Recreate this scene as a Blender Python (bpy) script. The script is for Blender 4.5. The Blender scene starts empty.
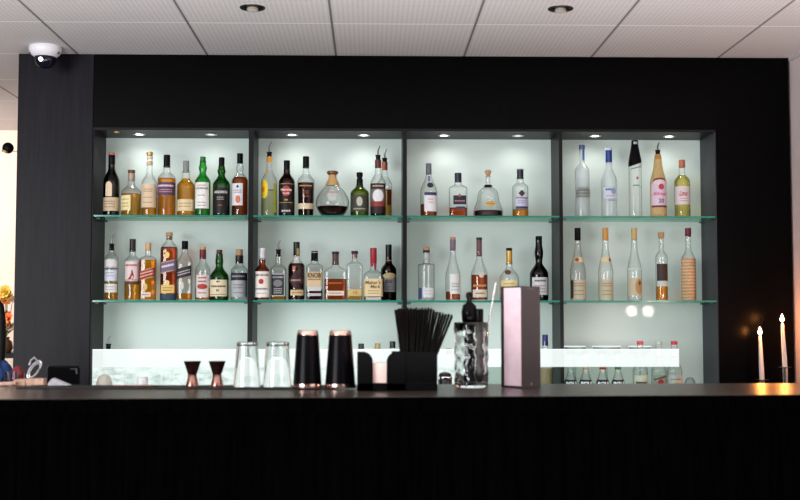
import bpy, bmesh, math, random
from mathutils import Vector, Matrix, Euler
random.seed(7)
PI = math.pi
S = bpy.context.scene
C = S.collection

# ------------------------------------------------------------------ camera
F = 1190.0
H = 1.32                       # eye height
YAW = math.radians(1.44)
PITCH = math.atan(71.0 / F)
cam_d = bpy.data.cameras.new('camera')
cam = bpy.data.objects.new('camera', cam_d); C.objects.link(cam)
cam.location = (0, 0, H)
cam.rotation_euler = (PI/2 + PITCH, 0, -YAW)
cam_d.sensor_width = 36; cam_d.lens = F/800*36
cam_d.dof.use_dof = True; cam_d.dof.focus_distance = 5.6; cam_d.dof.aperture_fstop = 4.0
cam_d.clip_start = .05
S.camera = cam
ROT = Euler((PI/2 + PITCH, 0, -YAW)).to_matrix()
def ray(px, py):
    return ROT @ Vector(((px-400)/F, (250-py)/F, -1))
def atY(px, py, Y):            # point where the sight line meets the vertical plane y = Y
    d = ray(px, py); return Vector((0, 0, H)) + d*(Y/d.y)
def atZ(px, py, Z):            # point where the sight line meets the level z = Z
    d = ray(px, py); return Vector((0, 0, H)) + d*((Z-H)/d.z)

# ------------------------------------------------------------------ materials
def newmat(name):
    m = bpy.data.materials.new(name); m.use_nodes = True
    nt = m.node_tree; nt.nodes.clear()
    out = nt.nodes.new('ShaderNodeOutputMaterial')
    return m, nt, out
def N(nt, typ, **kw):
    n = nt.nodes.new(typ)
    for k, v in kw.items():
        if k in n.inputs: n.inputs[k].default_value = v
        else: setattr(n, k, v)
    return n
def c4(c): return (c[0], c[1], c[2], 1)
def srgb(r, g, b):
    f = lambda v: (v/255/12.92) if v/255 <= .04045 else ((v/255+.055)/1.055)**2.4
    return (f(r), f(g), f(b))
CACHE = {}
def solid(name, col, rough=.6, metal=0., spec=.35, noise=0., bump=0., nscale=60):
    key = ('s', name)
    if key in CACHE: return CACHE[key]
    m, nt, out = newmat(name)
    p = N(nt, 'ShaderNodeBsdfPrincipled'); p.inputs['Base Color'].default_value = c4(col)
    p.inputs['Roughness'].default_value = rough; p.inputs['Metallic'].default_value = metal
    p.inputs['Specular IOR Level'].default_value = spec
    if spec <= .2: p.inputs['IOR'].default_value = 1.15; p.inputs['Specular IOR Level'].default_value = .5
    if noise or bump:
        tc = N(nt, 'ShaderNodeTexCoord'); nz = N(nt, 'ShaderNodeTexNoise', Scale=nscale, Detail=3.)
        nt.links.new(tc.outputs['Object'], nz.inputs['Vector'])
        if noise:
            mx = N(nt, 'ShaderNodeMix', data_type='RGBA', blend_type='MULTIPLY')
            mx.inputs[6].default_value = c4(col)
            mr = N(nt, 'ShaderNodeMapRange'); mr.inputs['From Min'].default_value = .3; mr.inputs['From Max'].default_value = .7
            mr.inputs['To Min'].default_value = 1-noise; mr.inputs['To Max'].default_value = 1+noise*.3
            nt.links.new(nz.outputs['Fac'], mr.inputs['Value'])
            mx.inputs[0].default_value = 1.
            nt.links.new(mr.outputs['Result'], mx.inputs[7]); nt.links.new(mx.outputs[2], p.inputs['Base Color'])
        if bump:
            b = N(nt, 'ShaderNodeBump', Strength=bump, Distance=.003)
            nt.links.new(nz.outputs['Fac'], b.inputs['Height']); nt.links.new(b.outputs['Normal'], p.inputs['Normal'])
    nt.links.new(p.outputs['BSDF'], out.inputs['Surface'])
    CACHE[key] = m; return m
def emis(name, col, s):
    key = ('e', name)
    if key in CACHE: return CACHE[key]
    m, nt, out = newmat(name)
    e = N(nt, 'ShaderNodeEmission'); e.inputs['Color'].default_value = c4(col); e.inputs['Strength'].default_value = s
    nt.links.new(e.outputs[0], out.inputs['Surface']); CACHE[key] = m; return m
def glassy(name, mid, edge, power=2.5, gloss=.9, rough=.03, haze=0., hazecol=(1, 1, 1)):
    """thin coloured glass: tinted transmission that deepens towards the rim, with a clear-coat reflection"""
    key = ('g', name)
    if key in CACHE: return CACHE[key]
    m, nt, out = newmat(name)
    lw = N(nt, 'ShaderNodeLayerWeight', Blend=.5)
    pw = N(nt, 'ShaderNodeMath', operation='POWER'); pw.inputs[1].default_value = power
    nt.links.new(lw.outputs['Facing'], pw.inputs[0])
    mx = N(nt, 'ShaderNodeMix', data_type='RGBA')
    mx.inputs[6].default_value = c4(mid); mx.inputs[7].default_value = c4(edge)
    nt.links.new(pw.outputs[0], mx.inputs[0])
    tr = N(nt, 'ShaderNodeBsdfTransparent'); nt.links.new(mx.outputs[2], tr.inputs['Color'])
    gl = N(nt, 'ShaderNodeBsdfGlossy', Roughness=rough); gl.inputs['Color'].default_value = (gloss, gloss, gloss, 1)
    fr = N(nt, 'ShaderNodeFresnel', IOR=1.45)
    mn = N(nt, 'ShaderNodeMath', operation='MINIMUM'); mn.inputs[1].default_value = .22; nt.links.new(fr.outputs[0], mn.inputs[0])
    ms = N(nt, 'ShaderNodeMixShader'); nt.links.new(mn.outputs[0], ms.inputs[0])
    src = tr
    if haze:
        df = N(nt, 'ShaderNodeBsdfTranslucent'); df.inputs['Color'].default_value = c4(hazecol)
        d2 = N(nt, 'ShaderNodeBsdfDiffuse'); d2.inputs['Color'].default_value = c4(hazecol)
        a = N(nt, 'ShaderNodeMixShader'); a.inputs[0].default_value = .4
        nt.links.new(df.outputs[0], a.inputs[1]); nt.links.new(d2.outputs[0], a.inputs[2])
        b = N(nt, 'ShaderNodeMixShader'); b.inputs[0].default_value = haze
        nt.links.new(tr.outputs[0], b.inputs[1]); nt.links.new(a.outputs[0], b.inputs[2]); src = b
    nt.links.new(src.outputs[0], ms.inputs[1]); nt.links.new(gl.outputs[0], ms.inputs[2])
    nt.links.new(ms.outputs[0], out.inputs['Surface'])
    CACHE[key] = m; return m

GL = {
 'clear': glassy('clear_glass', (.985, .99, .988), (.10, .12, .12), 3.4),
 'frost': glassy('frosted_glass', (.95, .97, .98), (.7, .75, .77), 3.2, haze=.28, hazecol=(.85, .92, .95), rough=.15),
 'olive': glassy('dark_olive_glass', (.10, .09, .03), (.015, .014, .006), 1.0),
 'green': glassy('bright_green_glass', (.16, .62, .20), (.02, .16, .05), 1.6),
 'dgreen': glassy('deep_green_glass', (.10, .36, .10), (.006, .03, .01), 1.0),
 'sqgreen': glassy('olive_green_glass', (.42, .50, .08), (.05, .07, .02), 1.2),
 'brown': glassy('dark_brown_glass', (.16, .055, .02), (.02, .008, .006), .9),
 'black': glassy('black_glass', (.025, .02, .015), (.004, .004, .004), 1.0),
 'dark_red': glassy('dark_red_glass', (.12, .03, .03), (.015, .006, .008), 1.0),
 'amberglass': glassy('amber_glass', (.62, .40, .14), (.12, .06, .02), 1.4),
}
LQ = {
 'amber': glassy('amber_spirit', (1., .69, .15), (.78, .38, .06), 3., gloss=.2),
 'orange': glassy('orange_spirit', (1., .61, .10), (.78, .30, .04), 3., gloss=.2),
 'gold': glassy('golden_spirit', (.94, .72, .32), (.6, .35, .1), 2.6, gloss=.2),
 'deep': glassy('deep_amber_spirit', (.78, .30, .11), (.25, .07, .03), 2., gloss=.2),
 'dark': glassy('dark_rum', (.28, .07, .045), (.04, .015, .012), 1.0, gloss=.2),
 'yellow': glassy('pale_yellow_spirit', (1., .90, .46), (.82, .66, .25), 2.6, gloss=.2),
 'pale': glassy('pale_straw_spirit', (.95, .94, .72), (.6, .6, .3), 1.8, gloss=.2),
 'water': glassy('colourless_spirit', (.975, .985, .985), (.8, .84, .84), 4, gloss=.2),
}
PAPER = {}
def paper(rgb, rough=.55):
    if rgb not in PAPER:
        PAPER[rgb] = solid('paper_%02x%02x%02x' % rgb, srgb(*rgb), rough, noise=.06, nscale=120)
    return PAPER[rgb]
BLACKCAP = solid('black_plastic', (.004, .004, .006), .3, spec=.2)
CORK = solid('cork', srgb(190, 150, 110), .8, noise=.3, nscale=300)
GOLD = solid('gold_foil', srgb(196, 158, 84), .4, metal=.55)
CHROME = solid('chrome', (.75, .76, .78), .12, metal=1)
STEEL = solid('brushed_steel', (.55, .55, .57), .28, metal=1)
DSTEEL = solid('dark_steel', (.2, .2, .21), .3, metal=1)
COPPER = solid('copper', srgb(158, 116, 106), .28, metal=1, noise=.15, nscale=200)
BLACKR = solid('black_rubber', (.006, .006, .006), .55, bump=.2, nscale=300)
MATTE = solid('matte_black_coating', (.0025, .0022, .003), .25, spec=.2)
WAX = solid('white_candle_wax', (.85, .78, .74), .5)
def capmat(c):
    if isinstance(c, tuple): return solid('cap_%02x%02x%02x' % c, srgb(*c), .38)
    return {'black': BLACKCAP, 'cork': CORK, 'gold': GOLD, 'steel': STEEL}[c]

# ------------------------------------------------------------------ mesh helpers
def link(name, me, mat, parent=None, smooth=False, loc=None, rot=None):
    o = bpy.data.objects.new(name, me); C.objects.link(o)
    if mat is not None:
        for m in (mat if isinstance(mat, (list, tuple)) else [mat]): me.materials.append(m)
    if smooth:
        for p in me.polygons: p.use_smooth = True
    if parent is not None: o.parent = parent
    if loc is not None: o.location = loc
    if rot is not None: o.rotation_euler = rot
    return o
def mesh(name, V, Fc):
    me = bpy.data.meshes.new(name); me.from_pydata([tuple(v) for v in V], [], Fc); me.update(); return me
def bm_obj(name, bm, mat, parent=None, smooth=False, **kw):
    me = bpy.data.meshes.new(name); bmesh.ops.recalc_face_normals(bm, faces=bm.faces); bm.to_mesh(me); bm.free()
    return link(name, me, mat, parent, smooth, **kw)
def add_box(bm, x0, x1, y0, y1, z0, z1, bev=0, mi=0, mtx=None):
    r = bmesh.ops.create_cube(bm, size=1)
    vs = r['verts']
    for v in vs:
        v.co = Vector(((x0+x1)/2 + v.co.x*(x1-x0), (y0+y1)/2 + v.co.y*(y1-y0), (z0+z1)/2 + v.co.z*(z1-z0)))
    if mtx is not None:
        for v in vs: v.co = mtx @ v.co
    fs = set(f for v in vs for f in v.link_faces)
    for f in fs: f.material_index = mi
    if bev:
        es = set(e for v in vs for e in v.link_edges)
        bmesh.ops.bevel(bm, geom=list(es), offset=bev, segments=2, affect='EDGES', profile=.5)
def box(name, x0, x1, y0, y1, z0, z1, mat, parent=None, bev=0, **kw):
    bm = bmesh.new(); add_box(bm, x0, x1, y0, y1, z0, z1, bev); return bm_obj(name, bm, mat, parent, **kw)
def lathe_data(prof, seg=28, sec=None, V=None, Fc=None, cx=0, cy=0, cap0=True, cap1=True):
    """prof: [(r,z)]; sec: optional [(n, depth)] giving a superellipse section at each ring"""
    V = [] if V is None else V; Fc = [] if Fc is None else Fc
    b = len(V); n = len(prof)
    for i, (r, z) in enumerate(prof):
        ne, dp = (2, 1) if sec is None else sec[i]
        for k in range(seg):
            a = 2*PI*k/seg; ca, sa = math.cos(a), math.sin(a)
            x = math.copysign(abs(ca)**(2/ne), ca); y = math.copysign(abs(sa)**(2/ne), sa)
            V.append((cx + r*x, cy + r*y*dp, z))
    for i in range(n-1):
        for k in range(seg):
            k2 = (k+1) % seg
            Fc.append((b+i*seg+k, b+i*seg+k2, b+(i+1)*seg+k2, b+(i+1)*seg+k))
    if cap0: Fc.append(tuple(b+k for k in reversed(range(seg))))
    if cap1: Fc.append(tuple(b+(n-1)*seg+k for k in range(seg)))
    return V, Fc
def lathe(name, prof, mat, parent=None, seg=28, sec=None, smooth=True, cap0=True, cap1=True, **kw):
    V, Fc = lathe_data(prof, seg, sec, cap0=cap0, cap1=cap1)
    o = link(name, mesh(name, V, Fc), mat, parent, smooth, **kw)
    if smooth: shade(o)
    return o
def shade(o, ang=40):
    me = o.data
    bm = bmesh.new(); bm.from_mesh(me)
    for e in bm.edges:
        if len(e.link_faces) == 2 and e.calc_face_angle(0) > math.radians(ang): e.smooth = False
    bm.to_mesh(me); bm.free()
def tube_data(pts, r, seg=10, V=None, Fc=None, rs=None):
    V = [] if V is None else V; Fc = [] if Fc is None else Fc
    b = len(V); pts = [Vector(p) for p in pts]; n = len(pts)
    up = Vector((0, 0, 1))
    prev = None
    for i, p in enumerate(pts):
        t = (pts[min(i+1, n-1)] - pts[max(i-1, 0)]).normalized()
        if prev is None:
            a = t.cross(up)
            if a.length < 1e-3: a = t.cross(Vector((0, 1, 0)))
        else: a = prev - t*prev.dot(t)
        a.normalize(); prev = a; c = t.cross(a)
        rr = rs[i] if rs else r
        for k in range(seg):
            th = 2*PI*k/seg; V.append(p + (a*math.cos(th) + c*math.sin(th))*rr)
    for i in range(n-1):
        for k in range(seg):
            k2 = (k+1) % seg
            Fc.append((b+i*seg+k, b+i*seg+k2, b+(i+1)*seg+k2, b+(i+1)*seg+k))
    Fc.append(tuple(b+k for k in reversed(range(seg)))); Fc.append(tuple(b+(n-1)*seg+k for k in range(seg)))
    return V, Fc
def tube(name, pts, r, mat, parent=None, seg=10, rs=None, **kw):
    V, Fc = tube_data(pts, r, seg, rs=rs); o = link(name, mesh(name, V, Fc), mat, parent, True, **kw); shade(o, 60); return o
def empty(name, loc, label=None, cat=None, group=None, rotz=0):
    o = bpy.data.objects.new(name, None); C.objects.link(o); o.location = loc; o.rotation_euler = (0, 0, rotz)
    o.empty_display_size = .05
    return tag(o, label, cat, group)
def tag(o, label=None, cat=None, group=None, kind=None):
    if label: o['label'] = label
    if cat: o['category'] = cat
    if group: o['group'] = group
    if kind: o['kind'] = kind
    return o
TXT = {}
def text2d(s, bold=0.0, shear=0.):
    key = (s, bold, shear)
    if key in TXT: return TXT[key]
    cu = bpy.data.curves.new('t', 'FONT'); cu.body = s; cu.offset = bold; cu.shear = shear; cu.resolution_u = 2
    cu.align_x = 'CENTER'; cu.align_y = 'CENTER'
    o = bpy.data.objects.new('t', cu); C.objects.link(o)
    dg = bpy.context.evaluated_depsgraph_get(); dg.update()
    me = bpy.data.meshes.new_from_object(o.evaluated_get(dg))
    V = [tuple(v.co) for v in me.vertices]; P = [tuple(p.vertices) for p in me.polygons]
    bpy.data.objects.remove(o); bpy.data.curves.remove(cu); bpy.data.meshes.remove(me)
    x0 = min(v[0] for v in V); x1 = max(v[0] for v in V); y0 = min(v[1] for v in V); y1 = max(v[1] for v in V)
    V = [((v[0]-(x0+x1)/2)/(x1-x0), (v[1]-(y0+y1)/2)/(y1-y0)) for v in V]
    TXT[key] = (V, P); return V, P

# ------------------------------------------------------------------ bottles
def interp(prof, z):
    for (r0, z0), (r1, z1) in zip(prof, prof[1:]):
        if z0 <= z <= z1 and z1 > z0: return r0 + (r1-r0)*(z-z0)/(z1-z0)
    return prof[-1][0] if z > prof[-1][1] else prof[0][0]
class Bottle:
    """px measures are taken at the depth of the bottle, so k is simply metres per pixel there"""
    def __init__(s, name, label, cx, w, top, base, floor_z, Y=5.60, group=None, cat='bottle'):
        s.k = Y/F*1.0; s.Y = Y
        p = atY(cx, base, Y)
        s.root = empty(name, (p.x, Y, floor_z + .0006), label, cat, group)
        s.z0 = floor_z + .0006; s.px = cx; s.w = w
    def zz(s, py): return atY(s.px, py, s.Y).z - s.z0
    def shape(s, glass, prof, liquid=None, ly=None, sq=0, depth=.8, seg=32, mat=None):
        k = s.k
        s.prof = prof; s.sq = sq; s.depth = depth
        rb = max(r for r, z in prof)
        def sec(r):
            if not sq: return (2, 1)
            rn = prof[-1][0]; f = max(0, min(1, (r-rn)/(rb-rn)))
            f = f**.5
            return (2 + (sq-2)*f, 1 + (depth-1)*f)
        s.sec = sec
        V, Fc = lathe_data(prof, seg, [sec(r) for r, z in prof])
        o = link('glass_body', mesh('glass_body', V, Fc), mat or GL[glass], s.root, True); shade(o, 50); s.body = o
        if liquid and liquid != 'water':
            zl = s.zz(ly); q = []
            for r, z in prof:
                if z < .004 and len(q) == 0: q.append((r*.86, .005)); continue
                if z >= zl: break
                q.append((r*.93, max(z, .0055)))
            q.append((interp(prof, zl)*.93, zl))
            V, Fc = lathe_data(q, seg, [sec(r/.93) for r, z in q])
            o = link('liquid', mesh('liquid', V, Fc), LQ[liquid], s.root, True); shade(o, 50)
        return s
    def std(s, glass, ys, yn, nw, yc, liquid=None, ly=None, p=1.25, sq=0, depth=.8, taper=1., bulge=0., lip=0, nw2=None, mat=None):
        """ys shoulder, yn neck foot, yc where the closure starts"""
        k = s.k; rb = s.w/2*k; rn = nw/2*k; rn2 = (nw2 or nw)/2*k
        zs, zn, zc = s.zz(ys), s.zz(yn), s.zz(yc)
        prof = [(rb*.90*taper, 0), (rb*.985*taper, .004), (rb*taper, .009)]
        for i in range(1, 7): prof.append((rb*(taper+(1-taper)*i/6), .009+(zs-.009)*i/6))
        for i in range(1, 11):
            t = i/10; f = .5+.5*math.cos(PI*t**p); prof.append((rn+(rb-rn)*f, zs+(zn-zs)*t))
        m = 8
        for i in range(1, m+1):
            t = i/m; r = rn+(rn2-rn)*t + bulge*k*math.sin(PI*min(1, t*1.25))**2*(1 if t < .8 else 0)
            prof.append((max(r, .002), zn+(zc-zn)*t))
        return s.shape(glass, prof, liquid, ly, sq, depth, mat=mat)
    def cap(s, y0, y1, w, col='black', w1=None, name='cap', dome=False):
        z1, z0 = s.zz(y0), s.zz(y1); r = w/2*s.k; r1 = (w1 or w)/2*s.k
        b = min(.0012, (z1-z0)*.2)
        prof = [(r*.96, z0), (r, z0+b), (r1, z1-b), (r1*.9, z1)]
        return lathe(name, prof, capmat(col), s.root, seg=20)
    def front(s, x, z, off):
        r = interp(s.prof, z); n, dp = s.sec(r)
        a = r; b = r*dp
        t = min(.999, abs(x)/a)
        return -b*(1-t**n)**(1/n) - off
    def patch(s, dx, y0, y1, w, col, slant=0., name='label', off=.0007, shape='rect', parent=None, mat=None, wb=None):
        """label glued to the front; slant lifts the right-hand side (m per m)"""
        k = s.k; z1, z0 = s.zz(y0), s.zz(y1); nx, nz = 14, 6
        if shape in ('oval', 'arch'): nx, nz = 16, 12
        V = []; Fc = []
        for j in range(nz+1):
            tz = j/nz
            for i in range(nx+1):
                tx = i/nx*2-1; ww = w
                if wb: ww = wb+(w-wb)*tz
                if shape == 'oval': ww = w*math.sqrt(max(.0004, 1-(tz*2-1)**2))
                if shape == 'arch' and tz > .7: ww = w*math.sqrt(max(.01, 1-((tz-.7)/.3)**2))
                if shape == 'diamond': ww = w*max(.02, 1-abs(tz*2-1))
                x = dx*k + tx*ww/2*k
                rr = interp(s.prof, max(0, z0+(z1-z0)*tz))
                x = max(-rr*.985, min(rr*.985, x))
                z = z0+(z1-z0)*tz + slant*(x-dx*k)
                V.append((x, s.front(x, z, off), z))
        for j in range(nz):
            for i in range(nx):
                a = j*(nx+1)+i; Fc.append((a, a+1, a+nx+2, a+nx+1))
        return link(name, mesh(name, V, Fc), mat or paper(col), parent or s.root, True)
    def text(s, txt, dx, yc, w, h, col, parent, slant=0., off=.0014, bold=.02, shear=0.):
        V2, P = text2d(txt, bold, shear); k = s.k; zc = s.zz(yc); V = []
        for u, v in V2:
            x = dx*k + u*w*k; z = zc + v*h*k + slant*(x-dx*k)
            rr = interp(s.prof, max(0, z)); x = max(-rr*.98, min(rr*.98, x))
            V.append((x, s.front(x, z, off), z))
        return link('lettering', mesh('lettering', V, P), paper(col), parent)
    def lines(s, dx, ys, w, h, col, parent, off=.0013, slant=0.):
        """rows of small print, too fine to read, as broken thin bars in one mesh"""
        k = s.k; V = []; Fc = []; rnd = random.Random(int(dx*7+ys[0]*13+w*31))
        for y in ys:
            zc = s.zz(y); x = -w/2
            while x < w/2-.3:
                l = rnd.uniform(.8, 2.2); x2 = min(w/2, x+l)
                b = len(V)
                for (xx, vv) in ((x, -.5), (x2, -.5), (x2, .5), (x, .5)):
                    X = (dx+xx)*k; Z = zc+vv*h*k+slant*xx*k
                    V.append((X, s.front(X, Z, off), Z))
                Fc.append((b, b+1, b+2, b+3)); x = x2+.35
        return link('small_print', mesh('small_print', V, Fc), paper(col), parent)
    def pourer(s, y0, y1, y2, w=5, lean=.15, col=None):
        """steel speed pourer: stopper y1..y2, bent spout up to y0"""
        k = s.k; zt, zs, zb = s.zz(y0), s.zz(y1), s.zz(y2); r = w/2*k
        st = lathe('pourer', [(r*.8, zb), (r*.9, zb+.002), (r*.95, zs-.006), (r*1.15, zs-.004), (r*1.15, zs-.001), (r*.6, zs)], BLACKCAP, s.root, seg=18)
        L = zt-zs
        tube('spout', [(0, 0, zs-.001), (0, 0, zs+L*.45), (lean*L*.5, 0, zs+L*.72), (lean*L*1.4, 0, zs+L)], 0, DSTEEL, st,
             rs=[.0045, .0038, .0033, .0024], seg=10)
        return st

S1 = atY(400, 215.6, 5.51).z          # top faces of the two glass shelves
S2 = atY(400, 300.4, 5.51).z
CT = .90                               # back counter
WHT = (236, 234, 230); CRM = (226, 212, 184); BEI = (205, 186, 152); DRK = (20, 16, 18)
def mk(name, label, cx, w, top, shelf, **kw):
    base, fz = {1: (216, S1), 2: (301, S2), 0: (410, CT)}[shelf]
    return Bottle(name, label, cx, w, top, base, fz, **kw)

# ---- upper shelf, first bay
b = mk('whisky_bottle', 'dark olive bottle with an arched cream label, first on the upper shelf at the left', 111, 16, 153, 1)
b.std('olive', 184, 168, 6.5, 163); b.cap(155, 165, 6.6, 'black'); b.cap(152.6, 155.2, 6.2, (176, 96, 66), name='cap_top')
b.patch(-1, 182, 197, 6.5, (222, 200, 170), shape='arch'); l = b.patch(0, 198, 211.5, 17, (205, 184, 152)); b.lines(0, [202, 204.5, 207.5], 11, .7, (120, 96, 70), l)
b = mk('whisky_bottle', 'short round whisky bottle with a brown stopper and an off-centre cream label', 131, 19.5, 170, 1)
b.std('clear', 193, 184, 7, 174.5, 'amber', 194, p=1.1); b.cap(173, 181, 6.6, (170, 150, 130), name='neck_label'); b.cap(170, 173.5, 7.2, (92, 62, 40))
l = b.patch(-4, 196, 211, 10.5, (232, 216, 160)); b.lines(-4, [200, 204, 207], 7, .8, (150, 110, 60), l)
b = mk('whisky_bottle', 'tall clear whisky bottle with a gold stopper and a large plain beige label', 149, 15.5, 152, 1)
b.std('clear', 184, 172, 5.6, 155, 'amber', 188, p=1.0); b.cap(152, 155.4, 6.4, 'gold'); b.cap(156, 159, 5.9, (228, 218, 200), name='neck_label'); b.cap(161.5, 165, 6.4, (214, 184, 140), name='neck_label')
l = b.patch(0, 184.5, 208, 14.6, (222, 198, 166)); b.lines(0, [190, 192, 198, 203], 9, .7, (150, 110, 80), l)
b = mk('whisky_bottle', 'black-capped amber whisky bottle with a purple band label', 166.3, 18, 155, 1)
b.std('clear', 180, 171, 7, 166, 'orange', 178.5, p=1.3); b.cap(155, 167.5, 6.6, 'black')
l = b.patch(0, 183, 196, 18, (96, 64, 92)); l2 = b.lines(0, [186.5], 15, 1.8, (226, 214, 226), l); b.lines(0, [190.5, 192.5], 13, .8, (200, 150, 160), l)
b = mk('whisky_bottle', 'amber whisky bottle with a grey cap and a low cream label', 185.6, 17.5, 161, 1)
b.std('clear', 187, 178.5, 8.4, 171, 'amber', 178.8, p=1.3); b.cap(161, 172.5, 6.2, (130, 132, 134))
l = b.patch(0, 200, 211.5, 17.5, (226, 206, 164)); b.lines(0, [204, 207], 12, .8, (160, 120, 70), l)
b = mk('whisky_bottle', 'bright green whisky bottle with a tall white label', 202.4, 15.6, 157, 1)
b.std('green', 183, 173, 6.4, 161, p=1.2, bulge=.9); b.cap(156.8, 162, 5.8, (28, 110, 50))
l = b.patch(0, 183, 209, 13.6, WHT); b.text('LAPHROAIG', 0, 189, 12, 2.2, (50, 46, 50), l); b.lines(0, [186, 196, 203, 206], 8, .7, (120, 120, 120), l)
b = mk('whisky_bottle', 'deep green whisky bottle with a black cap and black label', 221.2, 17, 157.5, 1)
b.std('dgreen', 186, 175, 6.6, 166, p=1.2, bulge=.9); b.cap(157.5, 167, 5.8, 'black')
l = b.patch(0, 189, 214, 17, (14, 12, 14)); b.text('ARDBEG', 0, 192.8, 13, 2.6, (230, 228, 226), l); b.lines(0, [198, 200], 7, .7, (180, 176, 160), l); b.lines(0, [206], 4, 1.2, (170, 80, 60), l)
b = mk('whisky_bottle', 'amber whisky bottle with a black cap and ragged-edged white label, by the divider', 239.6, 16, 153.5, 1)
b.std('clear', 182, 172, 6.2, 163, 'deep', 177.5, p=1.2, bulge=.7); b.cap(153.5, 163.5, 6, 'black')
l = b.patch(-2, 184, 206, 11.5, (230, 228, 230)); b.patch(-1.5, 185.5, 189, 3, (40, 50, 90), parent=l, off=.0013, shape='diamond', name='emblem'); b.lines(-2, [191, 193], 9, .8, (110, 110, 130), l); b.patch(-1, 196, 204, 5, (214, 120, 100), parent=l, off=.0012, shape='oval', name='emblem')
# ---- upper shelf, second bay
b = mk('liqueur_bottle', 'clear bottle with a yellow flower print and a steel pourer', 269, 16, 152, 1)
b.std('clear', 183, 167, 5.4, 156, 'pale', 190, p=.95); b.pourer(141.5, 152, 157, 5)
b.patch(.2, 156.5, 163, 5.4, (214, 150, 50), shape='oval', name='neck_seal'); b.patch(-2.4, 170, 174, 3.6, (220, 180, 60), shape='oval', name='neck_seal')
l = b.patch(-4.4, 180, 199, 7.6, (240, 206, 40), shape='oval', name='flower_print'); b.patch(-5.4, 187, 193, 3, (222, 130, 30), shape='oval', parent=l, off=.0013, name='flower_centre')
b.patch(6.2, 184, 213, 2.6, (168, 178, 60), name='side_patch')  # yellow-green reflection painted as a patch along the right edge
b = mk('rum_bottle', 'very dark rum bottle with a round red emblem on its black label', 286.6, 16, 160.5, 1)
b.std('brown', 183, 173, 6.6, 170, p=1.2); b.cap(160.5, 171.5, 6.2, 'black')
l = b.patch(0, 184, 214, 16, (18, 14, 14)); b.patch(0, 186.5, 197, 9, (176, 60, 56), shape='oval', parent=l, off=.0012, name='emblem'); b.text('Havana', 0, 190.3, 11, 2.4, WHT, l, off=.0018); b.text('CLUB', 0, 194, 6, 1.8, WHT, l, off=.0018)
b.lines(0, [184.6, 203.2], 14, .6, (190, 150, 80), l); b.lines(0, [200.5], 3, 1.6, (200, 160, 90), l); b.lines(0, [211.5], 9, 1.8, (210, 206, 200), l)
b = mk('rum_bottle', 'dark rum bottle with a black cap and narrow cream band low down', 305.8, 17, 156.5, 1)
b.std('clear', 182.5, 173, 6.6, 167, 'dark', 183, p=1.25, taper=.92); b.cap(156.5, 168.3, 6.4, 'black')
b.lines(0, [186.5], 12, 1.3, (190, 150, 90), b.root); l = b.patch(0, 204, 209.5, 17, (222, 204, 170)); b.lines(0, [192, 194, 197], 6, .7, (150, 90, 50), l)
b = mk('decanter', 'round clear decanter with a flared gold neck and wide stopper', 332.4, 33.6, 171, 1)
k = b.k; R = 16.8*k; hz = b.zz(185.5)
prof = [(R*.45, 0), (R*.62, .003)]
for i in range(1, 15):
    t = i/14; prof.append((R*max(.33, math.sin(PI*(.2+.70*t))**.85), .003+(hz-.003)*t))
prof += [(3.6*k, b.zz(180)), (3.4*k, b.zz(176))]
b.shape('clear', prof, 'dark', 206.8)
lathe('neck_collar', [(7.2*k, b.zz(185.4)), (7.0*k, b.zz(184)), (4.4*k, b.zz(179)), (3.9*k, b.zz(175))], solid('pale_gold', srgb(214, 178, 122), .35, metal=.5), b.root, seg=24)
lathe('stopper', [(3.6*k, b.zz(175.2)), (5.6*k, b.zz(173.8)), (5.9*k, b.zz(172)), (4.6*k, b.zz(171)), (1*k, b.zz(170.8))], solid('bronze', srgb(110, 78, 52), .35, metal=.5), b.root, seg=24)
l = b.patch(0, 191, 203, 9, (196, 204, 200), shape='oval', mat=solid('etched_mark', srgb(190, 196, 190), .5)); b.lines(0, [193.5], 14, 1.2, (190, 130, 110), l)
b = mk('rum_bottle', 'squat olive green bottle with a knobbed black neck', 359.6, 18.5, 172.5, 1)
b.std('sqgreen', 194, 185.5, 7, 184, p=1.2); b.cap(172.5, 177, 6.4, 'black'); b.cap(176.5, 179.5, 5, 'black', name='cap_neck'); b.cap(179, 186, 6.4, 'black', name='cap_collar')
l = b.patch(0, 195.5, 212, 16.5, (66, 66, 58)); b.patch(0, 197.5, 207, 6, (190, 190, 170), shape='oval', parent=l, off=.0012, name='portrait'); b.lines(0, [209.5], 12, 1.2, (170, 170, 150), l)
b = mk('rum_bottle', 'clear pourer bottle with a white bird emblem and dark red neck, by the divider', 378, 15.6, 155, 1, Y=5.575)
b.std('clear', 184, 172, 6, 160, 'dark', 205, p=1.0); b.pourer(146, 155, 161, 5); b.cap(160, 168, 6.3, (92, 30, 34), name='capsule')
l = b.patch(0, 184, 214, 15.4, (120, 110, 104)); b.patch(0, 184, 189.5, 15.4, (34, 24, 26), parent=l, off=.0011, name='top_band'); b.lines(0, [186.7], 11, 1.6, (190, 170, 150), l, off=.0016)
b.patch(0, 190, 203, 11, (226, 228, 232), parent=l, off=.0011, shape='oval', name='emblem'); b.patch(0, 202, 207, 15, (140, 52, 46), parent=l, off=.0014, name='red_band'); b.patch(0, 207, 214, 15.4, (38, 24, 26), parent=l, off=.0011, name='bottom_band')
b = mk('rum_bottle', 'clear pourer bottle half hidden behind the bird-emblem bottle', 384.6, 14.6, 158, 1, Y=5.665)
b.std('clear', 185, 174, 6, 162, 'gold', 190, p=1.0); b.pourer(149, 158, 163, 5); b.cap(162, 170, 6, (170, 80, 50), name='capsule'); b.patch(4.6, 190, 206, 4, (120, 44, 40))
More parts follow.
